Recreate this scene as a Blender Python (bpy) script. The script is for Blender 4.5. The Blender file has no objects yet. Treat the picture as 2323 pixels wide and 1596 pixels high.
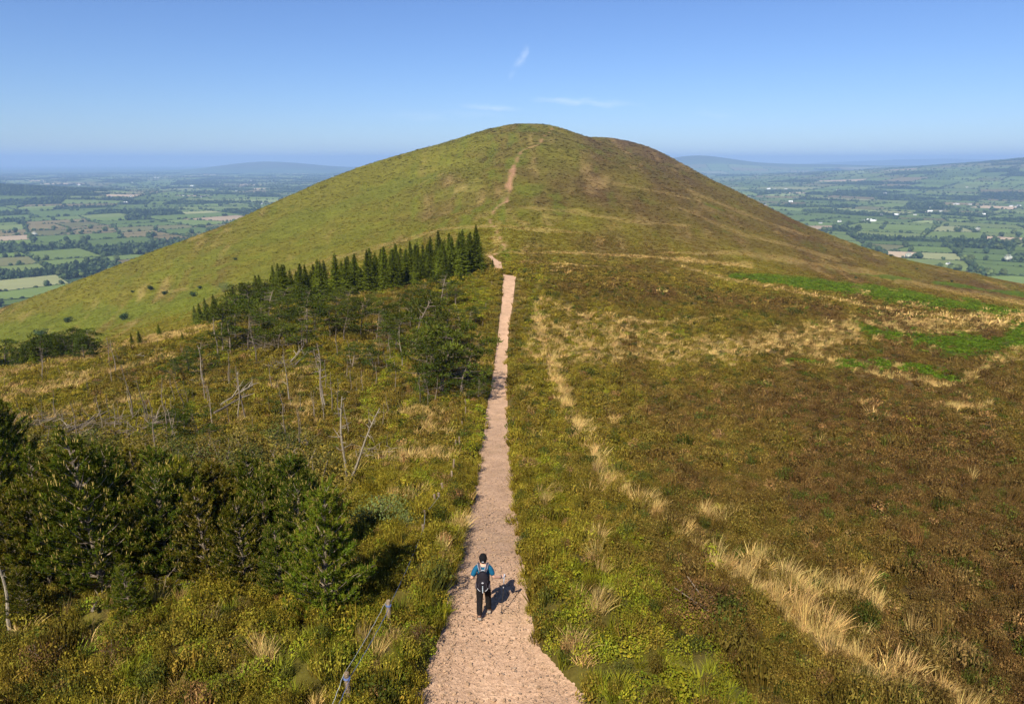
import bpy, bmesh, math, random
import numpy as np
from mathutils import Vector, Matrix, Euler, Quaternion

S = bpy.context.scene
# ---------------------------------------------------------------- camera, sky, sun, exposure
cam_d = bpy.data.cameras.new('camera'); cam = bpy.data.objects.new('camera', cam_d)
S.collection.objects.link(cam); S.camera = cam
cam_d.sensor_width = 36.0; cam_d.lens = 36.0 * 1549.0 / 2323.0
cam_d.clip_start = 0.5; cam_d.clip_end = 120000.0
cam.location = (0, 0, 0); cam.rotation_euler = (math.radians(90 - 15.62), 0, 0)

SUN_EL, SUN_AZ = math.radians(45), math.radians(202)      # azimuth clockwise from the view direction
to_sun = Vector((math.sin(SUN_AZ) * math.cos(SUN_EL), math.cos(SUN_AZ) * math.cos(SUN_EL), math.sin(SUN_EL)))
sun_d = bpy.data.lights.new('sun', 'SUN'); sun_d.energy = 5.0; sun_d.angle = math.radians(0.53); sun_d.color = (1.0, 0.92, 0.77)
sun = bpy.data.objects.new('sun', sun_d); S.collection.objects.link(sun)
sun.rotation_euler = to_sun.to_track_quat('Z', 'Y').to_euler(); sun.location = (0, -20, 60)

world = bpy.data.worlds.new('World'); S.world = world; world.use_nodes = True
nt = world.node_tree; nt.nodes.clear()
def N(tree, t, **kw):
    n = tree.nodes.new(t)
    for k, v in kw.items(): setattr(n, k, v)
    return n
out = N(nt, 'ShaderNodeOutputWorld'); bg = N(nt, 'ShaderNodeBackground'); bg.inputs['Strength'].default_value = 0.056
sky = N(nt, 'ShaderNodeTexSky', sky_type='NISHITA'); sky.sun_disc = False
sky.sun_elevation = SUN_EL; sky.sun_rotation = SUN_AZ; sky.altitude = 400; sky.air_density = 1.0; sky.dust_density = 0.2; sky.ozone_density = 2.2
# faint wisps of high cloud
tc = N(nt, 'ShaderNodeTexCoord')
noi = N(nt, 'ShaderNodeTexNoise'); noi.inputs['Scale'].default_value = 16; noi.inputs['Detail'].default_value = 6; noi.inputs['Roughness'].default_value = 0.6
mpn = N(nt, 'ShaderNodeMapping'); mpn.inputs['Scale'].default_value = (1, 1, 5)
nt.links.new(tc.outputs['Generated'], mpn.inputs['Vector']); nt.links.new(mpn.outputs['Vector'], noi.inputs['Vector'])
wob = N(nt, 'ShaderNodeTexNoise'); wob.inputs['Scale'].default_value = 30; wob.inputs['Detail'].default_value = 3
nt.links.new(tc.outputs['Generated'], wob.inputs['Vector'])
wsub = N(nt, 'ShaderNodeVectorMath', operation='MULTIPLY_ADD'); wsub.inputs[1].default_value = (0.03, 0.0, 0.02); 
nt.links.new(wob.outputs['Color'], wsub.inputs[0]); nt.links.new(tc.outputs['Generated'], wsub.inputs[2])
def pix_dir(px, py):
    a = (px - 1161.5) / 1549; b = (py - 798) / 1549; p = math.radians(15.62)
    return Vector((a, math.cos(p) - b * math.sin(p), -math.sin(p) - b * math.cos(p))).normalized()
acc = None
for px, py, wx, wz, tilt, amt in ((1175, 140, 12, 46, 0.45, 0.34), (1190, 118, 7, 22, 0.5, 0.2), (1330, 233, 130, 9, 0.05, 0.42), (1110, 243, 75, 8, 0.05, 0.3), (1620, 258, 55, 11, 0.1, 0.22), (1000, 262, 160, 12, 0.0, 0.16)):
    d = pix_dir(px, py)
    sb = N(nt, 'ShaderNodeVectorMath', operation='SUBTRACT'); sb.inputs[1].default_value = d + Vector((0.015, 0, 0.01))
    nt.links.new(wsub.outputs[0], sb.inputs[0])
    mp = N(nt, 'ShaderNodeMapping', vector_type='TEXTURE'); mp.inputs['Rotation'].default_value = (0, tilt, 0); mp.inputs['Scale'].default_value = (wx / 1549, 0.5, wz / 1549)
    nt.links.new(sb.outputs[0], mp.inputs['Vector'])
    gr = N(nt, 'ShaderNodeTexGradient', gradient_type='SPHERICAL'); nt.links.new(mp.outputs[0], gr.inputs[0])
    ml = N(nt, 'ShaderNodeMath', operation='MULTIPLY'); ml.inputs[1].default_value = amt; nt.links.new(gr.outputs['Fac'], ml.inputs[0])
    if acc is None: acc = ml
    else:
        ad = N(nt, 'ShaderNodeMath', operation='ADD'); nt.links.new(acc.outputs[0], ad.inputs[0]); nt.links.new(ml.outputs[0], ad.inputs[1]); acc = ad
nr = N(nt, 'ShaderNodeMapRange'); nr.inputs['From Min'].default_value = 0.3; nr.inputs['From Max'].default_value = 0.7; nt.links.new(noi.outputs['Fac'], nr.inputs['Value'])
cm = N(nt, 'ShaderNodeMath', operation='MULTIPLY'); nt.links.new(acc.outputs[0], cm.inputs[0]); nt.links.new(nr.outputs[0], cm.inputs[1])
tint = N(nt, 'ShaderNodeMix', data_type='RGBA', blend_type='MULTIPLY'); tint.inputs[0].default_value = 1.0; tint.inputs[7].default_value = (0.71, 0.89, 1.27, 1)
nt.links.new(sky.outputs['Color'], tint.inputs[6])
mix = N(nt, 'ShaderNodeMix', data_type='RGBA'); mix.inputs[7].default_value = (12, 12.6, 13.4, 1)
nt.links.new(cm.outputs[0], mix.inputs[0]); nt.links.new(tint.outputs[2], mix.inputs[6])
nt.links.new(mix.outputs[2], bg.inputs['Color']); nt.links.new(bg.outputs[0], out.inputs[0])

S.view_settings.view_transform = 'Standard'; S.view_settings.look = 'None'; S.view_settings.gamma = 1.0
S.view_settings.use_curve_mapping = False; S.view_settings.exposure = 0.83
S.render.engine = 'CYCLES'; S.cycles.use_denoising = True; S.cycles.max_bounces = 5; S.cycles.diffuse_bounces = 3; S.cycles.transparent_max_bounces = 6
S.cycles.volume_bounces = 1; S.cycles.use_adaptive_sampling = True; S.cycles.adaptive_threshold = 0.02

HAZE_D, HAZE_C = 9e-5, (0.36, 0.55, 0.92, 1)
R = np.random.default_rng(7); random.seed(7)

# ---------------------------------------------------------------- terrain maths
import numpy as np
PITCH = math.radians(15.62)
FPX = 1549.0                     # focal length in units of a 2323 px wide picture
PCX, PCY = 1161.5, 798.0
CT, ST = math.cos(PITCH), math.sin(PITCH)

def unproj(px, py, depth):
    """picture point + distance along the view axis -> X, Y, Z relative to the camera"""
    a = (px - PCX) / FPX; b = (py - PCY) / FPX
    return a * depth, depth * (CT - b * ST), depth * (-ST - b * CT)

def proj(X, Y, Z):
    d = Y * CT - Z * ST
    up = Y * ST + Z * CT
    return PCX + FPX * X / d, PCY - FPX * up / d, d

def _hash(ix, iy, seed):
    h = (ix.astype(np.int64) * 374761393 + iy.astype(np.int64) * 668265263 + seed * 974634777) & 0x7fffffff
    h = ((h ^ (h >> 13)) * 1274126177) & 0x7fffffff
    return ((h ^ (h >> 16)) & 0xffff) / 65535.0

def vnoise(x, y, seed=0):
    x = np.asarray(x, float); y = np.asarray(y, float)
    ix = np.floor(x); iy = np.floor(y); fx = x - ix; fy = y - iy
    fx = fx * fx * fx * (fx * (fx * 6 - 15) + 10); fy = fy * fy * fy * (fy * (fy * 6 - 15) + 10)
    a = _hash(ix, iy, seed); b = _hash(ix + 1, iy, seed); c = _hash(ix, iy + 1, seed); d = _hash(ix + 1, iy + 1, seed)
    return (a + (b - a) * fx) * (1 - fy) + (c + (d - c) * fx) * fy - 0.5

def fbm(x, y, octv=4, seed=0, gain=0.5):
    s = 0; a = 1.0; t = 0
    ca, sa = math.cos(0.6), math.sin(0.6)
    for k in range(octv):
        s = s + a * vnoise(x, y, seed + k * 17); t += a
        x, y = (x * ca - y * sa) * 2.03 + 11.3, (x * sa + y * ca) * 2.03 - 7.7; a *= gain
    return s / t * 2.0           # about -1 .. 1

class TPS:
    def __init__(self, P, val, lam=1e-4):
        P = np.asarray(P, float); n = len(P); self.P = P
        A = np.zeros((n + 3, n + 3)); A[:n, :n] = self.k(P[:, None] - P[None]) + lam * np.eye(n)
        A[:n, n] = 1; A[:n, n + 1:] = P; A[n:, :n] = A[:n, n:].T
        self.w = np.linalg.solve(A, np.concatenate([val, [0, 0, 0]]))
    @staticmethod
    def k(d):
        r2 = (d ** 2).sum(-1)
        return np.where(r2 > 0, 0.5 * r2 * np.log(np.maximum(r2, 1e-20)), 0)
    def __call__(self, u, v):
        u = np.asarray(u, float); sh = u.shape; Q = np.stack([u.ravel(), np.asarray(v, float).ravel()], 1)
        out = np.empty(len(Q))
        for i in range(0, len(Q), 20000):
            q = Q[i:i + 20000]
            out[i:i + 20000] = self.k(q[:, None] - self.P[None]) @ self.w[:-3] + self.w[-3] + q @ self.w[-2:]
        return out.reshape(sh)

# picture position (2323 x 1596 grid) and distance of points on the ground
PATH_ROWS = [  # y, left edge, right edge, depth
    (1700, 890, 1430, 13.2), (1596, 948, 1318, 14.9), (1540, 975, 1275, 15.6), (1480, 993, 1222, 16.5), (1440, 1005, 1208, 17.1), (1390, 1014, 1200, 17.9),
    (1320, 1025, 1188, 19.6), (1250, 1046, 1187, 22.3), (1180, 1058, 1172, 27), (1120, 1072, 1166, 31.5), (1060, 1085, 1158, 38),
    (1000, 1098, 1153, 47), (960, 1105, 1149, 55), (900, 1112, 1147, 67), (850, 1121, 1148, 76), (800, 1128, 1149, 87), (740, 1134, 1153, 98),
    (700, 1139, 1160, 106), (660, 1142, 1165, 115), (626, 1143, 1170, 125)]
CTRL = [((a + b) / 2, y, d) for y, a, b, d in PATH_ROWS]
CTRL += [(1133, 640, 138), (1130, 612, 152), (1128, 597, 168), (1140, 570, 195), (1125, 515, 255), (1140, 470, 320), (1155, 400, 430), (1185, 340, 540), (1220, 300, 640), (1205, 281, 730), (1205, 300, 860), (1205, 340, 1000),
 # left flank of the hill: outline, then behind it
 (1140, 286, 728), (1090, 299, 722), (1050, 315, 715), (960, 336, 705), (880, 359, 690), (810, 382, 670), (700, 425, 640), (600, 470, 610), (500, 515, 580), (400, 554, 545), (300, 590, 510), (200, 629, 480), (100, 665, 455), (0, 702, 430), (-250, 790, 400),
 (1050, 355, 900), (880, 410, 880), (700, 490, 830), (500, 590, 770), (300, 670, 700), (100, 760, 640), (0, 800, 620), (-250, 900, 600),
 # left flank, seen face
 (100, 740, 330), (0, 780, 310), (300, 700, 330), (300, 735, 275), (480, 690, 270), (480, 610, 370), (600, 600, 350), (700, 540, 400), (800, 500, 440), (900, 440, 510), (1000, 390, 590), (1000, 480, 400), (900, 545, 310), (1100, 340, 600), (780, 580, 310),
 (600, 650, 260), (700, 620, 260), (300, 768, 215), (150, 803, 215), (0, 838, 212), (480, 730, 210), (620, 680, 205), (800, 620, 225), (950, 570, 225), (1060, 530, 240),
 # left moor with the dead trees, the crest it ends in, the hollow behind
 (0, 847, 92), (150, 808, 102), (300, 775, 112), (450, 745, 118), (560, 712, 124), (660, 690, 126), (800, 672, 124), (900, 657, 124), (1000, 636, 126), (1085, 613, 128),
 (0, 885, 135), (150, 850, 145), (300, 808, 150), (450, 772, 155), (600, 720, 160), (800, 690, 160), (950, 645, 160), (1060, 618, 160), (-250, 960, 130),
 (1000, 700, 105), (900, 720, 102), (800, 740, 98), (650, 760, 96), (500, 790, 94), (1000, 800, 85), (850, 830, 80), (700, 840, 79), (500, 860, 77), (300, 850, 83), (150, 890, 76),
 (1000, 900, 66), (800, 920, 62), (600, 940, 59), (400, 940, 60), (200, 960, 57), (0, 960, 58), (1000, 1000, 47), (800, 1030, 44), (600, 1050, 42), (300, 1080, 39), (0, 1100, 38),
 (950, 1180, 26.8), (750, 1200, 26), (500, 1220, 25.5), (250, 1260, 24), (0, 1280, 23.5), (900, 1390, 17.7), (600, 1410, 17.4), (300, 1420, 17.5), (0, 1430, 17.5), (800, 1590, 14.6), (400, 1590, 14.8), (0, 1590, 15),
 (-400, 1590, 15.5), (-400, 1280, 24), (-400, 1050, 45), (-250, 900, 85), (0, 1800, 12.4), (600, 1800, 12), (1200, 1800, 12), (1800, 1800, 12), (2323, 1800, 12.2),
 # right moor
 (1500, 1590, 14.7), (1900, 1590, 14.9), (2323, 1590, 15.2), (2700, 1590, 15.8), (1400, 1390, 17.8), (1800, 1390, 18.3), (2323, 1390, 19), (2700, 1390, 20), (1300, 1200, 25.5), (1700, 1200, 26), (2323, 1200, 27), (2700, 1200, 29),
 (1300, 1000, 46), (1700, 1000, 46), (2323, 1000, 46), (2700, 1000, 50), (1300, 900, 65), (1700, 900, 65), (2323, 890, 68), (1300, 800, 85), (1700, 800, 88), (2000, 800, 90), (2323, 800, 95), (2700, 800, 100), (1250, 700, 106), (1500, 700, 112), (1700, 700, 120), (2000, 710, 130), (2323, 725, 145), (2700, 740, 150),
 (1200, 630, 126), (1350, 630, 140), (1500, 640, 150), (1750, 640, 175), (2000, 655, 195), (2200, 675, 205), (2323, 692, 205), (1250, 590, 180), (1500, 596, 200), (1700, 605, 230), (1900, 625, 250), (2100, 652, 265), (2323, 680, 280), (2700, 745, 280),
 (1250, 540, 225), (1350, 500, 290), (1500, 520, 290), (1700, 550, 310), (1850, 580, 330), (1350, 420, 430), (1500, 450, 420), (1600, 480, 420), (1700, 505, 440), (1800, 530, 450), (1900, 565, 420), (1350, 345, 600), (1500, 395, 600), (1600, 430, 600), (1300, 320, 680),
 # right outline with the shoulder behind the top
 (1260, 287, 735), (1300, 299, 745), (1335, 312, 755), (1400, 338, 770), (1480, 368, 790), (1350, 343, 840), (1360, 311, 950), (1420, 319, 950), (1480, 337, 940), (1540, 367, 920), (1600, 400, 880), (1700, 452, 800), (1800, 502, 720), (1900, 545, 640), (2000, 577, 570), (2100, 602, 500), (2200, 621, 470), (2323, 645, 440), (2700, 720, 420),
 (1400, 360, 1120), (1540, 420, 1100), (1700, 520, 1000), (1900, 620, 860), (2100, 690, 760), (2323, 740, 700), (2700, 830, 700)]
_P = []; _g = []
for cx_, cy_, d_ in CTRL:
    X, Y, Z = unproj(cx_, cy_, d_)
    _P.append((X / Y, math.log(Y))); _g.append(Z / Y)
base_tps = TPS(_P, np.array(_g), 2e-4)
# ---------------------------------------------------------------- helpers: objects, tags, materials, meshes
def tag(o, label=None, cat=None, group=None, kind=None):
    if label: o['label'] = label
    if cat: o['category'] = cat
    if group: o['group'] = group
    if kind: o['kind'] = kind
    return o
def empty(name, loc=(0, 0, 0), rz=0, sc=1.0):
    o = bpy.data.objects.new(name, None); S.collection.objects.link(o); o.empty_display_size = 0.1
    o.location = loc; o.rotation_euler = (0, 0, rz); o.scale = (sc, sc, sc); return o
def obj(name, me, parent=None, link=True):
    o = bpy.data.objects.new(name, me)
    if link: S.collection.objects.link(o)
    if parent is not None: o.parent = parent
    return o
def mesh(name, V, F, mat=None, smooth=False, col=None, uv=None):
    """F: (n,3) / (n,4) array, or a list of polygons"""
    me = bpy.data.meshes.new(name)
    V = np.asarray(V, np.float32).reshape(-1, 3)
    if isinstance(F, np.ndarray) and F.ndim == 2:
        n, k = F.shape
        me.vertices.add(len(V)); me.vertices.foreach_set('co', V.ravel())
        me.loops.add(n * k); me.loops.foreach_set('vertex_index', F.astype(np.int32).ravel())
        me.polygons.add(n); me.polygons.foreach_set('loop_start', np.arange(0, n * k, k, dtype=np.int32))
        me.update(calc_edges=True); me.validate()
    else:
        me.from_pydata([tuple(map(float, v)) for v in V], [], [tuple(int(i) for i in f) for f in F]); me.update()
    if smooth: me.polygons.foreach_set('use_smooth', np.ones(len(me.polygons), bool))
    if col is not None:
        a = me.attributes.new('col', 'FLOAT_COLOR', 'POINT'); c = np.ones((len(V), 4), np.float32); c[:, :3] = col; a.data.foreach_set('color', c.ravel())
    if mat is not None: me.materials.append(mat)
    return me
class MB:
    """collects pieces of one mesh"""
    def __init__(s): s.v = []; s.f = []; s.c = []; s.n = 0
    def add(s, V, F, c=(1, 1, 1)):
        V = np.asarray(V, float).reshape(-1, 3); s.v.append(V)
        s.f += [tuple(int(i) + s.n for i in f) for f in F]
        c = np.asarray(c, float); s.c.append(np.broadcast_to(c, (len(V), 3)) if c.ndim == 1 else c); s.n += len(V); return s
    def tube(s, P, rad, n=6, c=(1, 1, 1), cap=True):
        P = [Vector(p) for p in P]; rad = list(rad) if hasattr(rad, '__len__') else [rad] * len(P)
        V = []; ref = Vector((0.13, 0.31, 0.94))
        for i, p in enumerate(P):
            t = (P[min(i + 1, len(P) - 1)] - P[max(i - 1, 0)]).normalized()
            if abs(t.dot(ref)) > 0.95: ref = Vector((0.9, 0.3, 0.1))
            a = t.cross(ref).normalized(); b = t.cross(a)
            for k in range(n):
                w = 2 * math.pi * k / n; V.append(p + (a * math.cos(w) + b * math.sin(w)) * rad[i])
        F = [(i * n + k, i * n + (k + 1) % n, (i + 1) * n + (k + 1) % n, (i + 1) * n + k) for i in range(len(P) - 1) for k in range(n)]
        if cap: F += [tuple(range(n - 1, -1, -1)), tuple(range((len(P) - 1) * n, len(P) * n))]
        return s.add(V, F, c)
    def box(s, c0, h, M=None, c=(1, 1, 1)):
        V = [Vector((x * h[0], y * h[1], z * h[2])) for x in (-1, 1) for y in (-1, 1) for z in (-1, 1)]
        if M is not None: V = [M @ v for v in V]
        V = [v + Vector(c0) for v in V]
        return s.add(V, [(0, 1, 3, 2), (4, 6, 7, 5), (0, 4, 5, 1), (2, 3, 7, 6), (0, 2, 6, 4), (1, 5, 7, 3)], c)
    def mesh(s, name, mat, smooth=False):
        me = mesh(name, np.concatenate(s.v), s.f, mat, smooth, np.concatenate(s.c)); return me
    def build(s, name, mat, parent=None, smooth=False): return obj(name, s.mesh(name, mat, smooth), parent)

def mat(name, color, rough=0.85, spec=0.2, var=0.0, nscale=6.0, use_col=False, inst=False, objvar=0.0, bump=0.0, bscale=20.0, trans=0.0, metal=0.0, dark=None):
    """procedural surface: base colour x colour attribute x noise x per-object variation"""
    m = bpy.data.materials.new(name); m.use_nodes = True; t = m.node_tree; b = t.nodes['Principled BSDF']
    b.inputs['Roughness'].default_value = rough; b.inputs['Specular IOR Level'].default_value = spec; b.inputs['Metallic'].default_value = metal
    cur = N(t, 'ShaderNodeRGB').outputs[0]; cur.default_value = (*color, 1)
    def mul(a, bb):
        x = N(t, 'ShaderNodeMix', data_type='RGBA', blend_type='MULTIPLY'); x.inputs[0].default_value = 1
        t.links.new(a, x.inputs[6]); t.links.new(bb, x.inputs[7]); return x.outputs[2]
    if use_col:
        a = N(t, 'ShaderNodeAttribute', attribute_name='col'); cur = mul(cur, a.outputs['Color'])
    if inst:
        a = N(t, 'ShaderNodeAttribute', attribute_name='tint', attribute_type='INSTANCER'); cur = mul(cur, a.outputs['Color'])
    def ramp(src, lo, hi):
        r = N(t, 'ShaderNodeMapRange'); r.inputs['To Min'].default_value = lo; r.inputs['To Max'].default_value = hi; t.links.new(src, r.inputs['Value']); return r.outputs[0]
    if var or bump:
        tcx = N(t, 'ShaderNodeTexCoord')
    if var:
        n_ = N(t, 'ShaderNodeTexNoise'); n_.inputs['Scale'].default_value = nscale; n_.inputs['Detail'].default_value = 5; t.links.new(tcx.outputs['Object'], n_.inputs['Vector'])
        cur = mul(cur, ramp(n_.outputs['Fac'], 1 - 2 * var, 1 + 2 * var))
    if objvar:
        oi = N(t, 'ShaderNodeObjectInfo'); cur = mul(cur, ramp(oi.outputs['Random'], 1 - objvar, 1 + objvar))
    if bump:
        n_ = N(t, 'ShaderNodeTexNoise'); n_.inputs['Scale'].default_value = bscale; n_.inputs['Detail'].default_value = 6; t.links.new(tcx.outputs['Object'], n_.inputs['Vector'])
        bp = N(t, 'ShaderNodeBump'); bp.inputs['Strength'].default_value = bump; bp.inputs['Distance'].default_value = 0.05; t.links.new(n_.outputs['Fac'], bp.inputs['Height']); t.links.new(bp.outputs[0], b.inputs['Normal'])
    t.links.new(cur, b.inputs['Base Color'])
    if trans:
        tr = N(t, 'ShaderNodeBsdfTranslucent'); t.links.new(cur, tr.inputs['Color'])
        mx = N(t, 'ShaderNodeMixShader'); mx.inputs[0].default_value = trans; t.links.new(b.outputs[0], mx.inputs[1]); t.links.new(tr.outputs[0], mx.inputs[2])
        t.links.new(mx.outputs[0], t.nodes['Material Output'].inputs['Surface'])
    return m

M = {}
M['cover'] = mat('ground_cover', (0.88, 0.87, 0.80), 1.0, 0.0, use_col=True, inst=True, trans=0.10)
M['needle'] = mat('pine_needles', (1, 1, 0.9), 0.85, 0.04, use_col=True, objvar=0.35, trans=0.08)
M['bark'] = mat('bark', (0.17, 0.135, 0.10), 0.9, 0.1, var=0.25, nscale=9, objvar=0.25, bump=0.6)
M['dead'] = mat('bleached_wood', (0.15, 0.12, 0.088), 0.9, 0.1, var=0.3, nscale=5, objvar=0.35, bump=0.6)
M['deadpale'] = mat('pale_wood', (0.22, 0.185, 0.135), 0.9, 0.1, var=0.25, nscale=5, objvar=0.2, bump=0.5)
M['post'] = mat('fence_wood', (0.21, 0.155, 0.10), 0.9, 0.1, var=0.3, nscale=8, objvar=0.2, bump=0.7, bscale=30)
M['twine'] = mat('blue_twine', (0.075, 0.11, 0.24), 0.6, 0.3, var=0.4, nscale=40)
M['wire'] = mat('galvanised_wire', (0.40, 0.42, 0.44), 0.5, 0.4)
M['leaf'] = mat('leaves', (1, 1, 1), 0.8, 0.15, use_col=True, objvar=0.25, trans=0.15)
M['vcover'] = mat('far_leaves', (1, 1, 1), 0.9, 0.1, use_col=True, inst=True)

def rand_dirs(n, up=0.0, rng=R):
    v = rng.normal(size=(n, 3)); v /= np.linalg.norm(v, axis=1)[:, None]; v[:, 2] = np.abs(v[:, 2]) if up >= 1 else v[:, 2] + up
    return v / np.linalg.norm(v, axis=1)[:, None]
def blades(base, d, L, w, rng=R, seg=1, bend=0.0, lean=None):
    """thin leaf blades -> V, F(tri)"""
    n = len(base); side = np.cross(d, rng.normal(size=(n, 3))); side /= np.linalg.norm(side, axis=1)[:, None] + 1e-9
    L = np.broadcast_to(L, n)[:, None]; w = np.broadcast_to(w, n)[:, None]
    if seg == 1:
        V = np.stack([base - side * w / 2, base + side * w / 2, base + d * L], 1).reshape(-1, 3)
        return V, np.arange(3 * n).reshape(n, 3)
    dn = np.zeros((n, 3)); dn[:, :2] = d[:, :2]; dn[:, 2] = -0.6
    if lean is not None: dn[:, :2] += lean
    pts = []
    for k in range(seg + 1):
        s_ = k / seg; pts.append(base + d * L * s_ + dn * L * bend * s_ * s_)
    rows = []
    for k in range(seg):
        ww = w * (1 - k / seg) ** 0.7; rows += [pts[k] - side * ww / 2, pts[k] + side * ww / 2]
    rows.append(pts[seg]); m_ = len(rows); V = np.stack(rows, 1).reshape(-1, 3)
    F = []
    for k in range(seg - 1):
        a = 2 * k; F += [(a, a + 1, a + 3), (a, a + 3, a + 2)]
    F.append((2 * seg - 2, 2 * seg - 1, 2 * seg))
    F = np.array(F)[None] + (np.arange(n) * m_)[:, None, None]
    return V, F.reshape(-1, 3)
def leaves(c, nrm, size, rng=R, ratio=0.6):
    """diamond leaves, two triangles each"""
    n = len(c); a = np.cross(nrm, rng.normal(size=(n, 3))); a /= np.linalg.norm(a, axis=1)[:, None] + 1e-9; b = np.cross(nrm, a)
    s_ = np.broadcast_to(size, n)[:, None] / 2
    V = np.stack([c - a * s_, c + b * s_ * ratio, c + a * s_, c - b * s_ * ratio], 1).reshape(-1, 3)
    F = np.array([(0, 1, 2), (0, 2, 3)])[None] + (np.arange(n) * 4)[:, None, None]
    return V, F.reshape(-1, 3)
def soup(parts):
    """join (V, F, colour) pieces"""
    Vs, Fs, Cs, n = [], [], [], 0
    for V, F, c in parts:
        Vs.append(V); Fs.append(F + n); c = np.asarray(c, float); Cs.append(np.broadcast_to(c, V.shape)); n += len(V)
    return np.concatenate(Vs), np.concatenate(Fs), np.concatenate(Cs)
def vary(n, k, col=(1, 1, 1), amt=0.3, rng=R, hue=0.08):
    """one random tone for each leaf of k vertices"""
    c = np.asarray(col)[None] * (1 + amt * rng.uniform(-1, 1, (n, 1))) * (1 + hue * rng.uniform(-1, 1, (n, 3)))
    return np.repeat(c, k, 0)

def scatter(name, P, rot, scl, idx, tintc, srcs, label, cat):
    """uncountable plants: one object whose points carry small shared plants"""
    me = bpy.data.meshes.new(name); n = len(P); me.vertices.add(n); me.vertices.foreach_set('co', np.asarray(P, np.float32).ravel())
    a = me.attributes.new('rot', 'FLOAT_VECTOR', 'POINT'); a.data.foreach_set('vector', np.asarray(rot, np.float32).ravel())
    a = me.attributes.new('scl', 'FLOAT_VECTOR', 'POINT'); a.data.foreach_set('vector', np.asarray(scl, np.float32).ravel())
    a = me.attributes.new('idx', 'INT', 'POINT'); a.data.foreach_set('value', np.asarray(idx, np.int32))
    t4 = np.ones((n, 4), np.float32); t4[:, :3] = tintc
    a = me.attributes.new('tint', 'FLOAT_COLOR', 'POINT'); a.data.foreach_set('color', t4.ravel())
    o = obj(name, me); tag(o, label, cat, kind='stuff')
    colx = bpy.data.collections.new(name + '_kinds')
    for i, s_ in enumerate(srcs): colx.objects.link(bpy.data.objects.new('%s_kind_%03d' % (name, i), s_))
    g = bpy.data.node_groups.new(name, 'GeometryNodeTree')
    g.interface.new_socket('Geometry', in_out='INPUT', socket_type='NodeSocketGeometry'); g.interface.new_socket('Geometry', in_out='OUTPUT', socket_type='NodeSocketGeometry')
    gi = N(g, 'NodeGroupInput'); go = N(g, 'NodeGroupOutput'); ip = N(g, 'GeometryNodeInstanceOnPoints'); ci = N(g, 'GeometryNodeCollectionInfo')
    ci.inputs['Collection'].default_value = colx; ci.inputs['Separate Children'].default_value = True; ci.inputs['Reset Children'].default_value = True
    def named(nm, ty):
        x = N(g, 'GeometryNodeInputNamedAttribute', data_type=ty); x.inputs['Name'].default_value = nm; return x.outputs[0]
    e2r = N(g, 'FunctionNodeEulerToRotation'); g.links.new(named('rot', 'FLOAT_VECTOR'), e2r.inputs[0])
    g.links.new(gi.outputs[0], ip.inputs['Points']); g.links.new(ci.outputs[0], ip.inputs['Instance']); ip.inputs['Pick Instance'].default_value = True
    g.links.new(named('idx', 'INT'), ip.inputs['Instance Index']); g.links.new(e2r.outputs[0], ip.inputs['Rotation']); g.links.new(named('scl', 'FLOAT_VECTOR'), ip.inputs['Scale'])
    g.links.new(ip.outputs[0], go.inputs[0])
    md = o.modifiers.new('scatter', 'NODES'); md.node_group = g
    return o

def copy_tree(root, **kw):
    r = root.copy(); S.collection.objects.link(r)
    for ch in root.children:
        c = ch.copy(); S.collection.objects.link(c); c.parent = r
        for gch in ch.children:
            d = gch.copy(); S.collection.objects.link(d); d.parent = c
    return r

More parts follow.
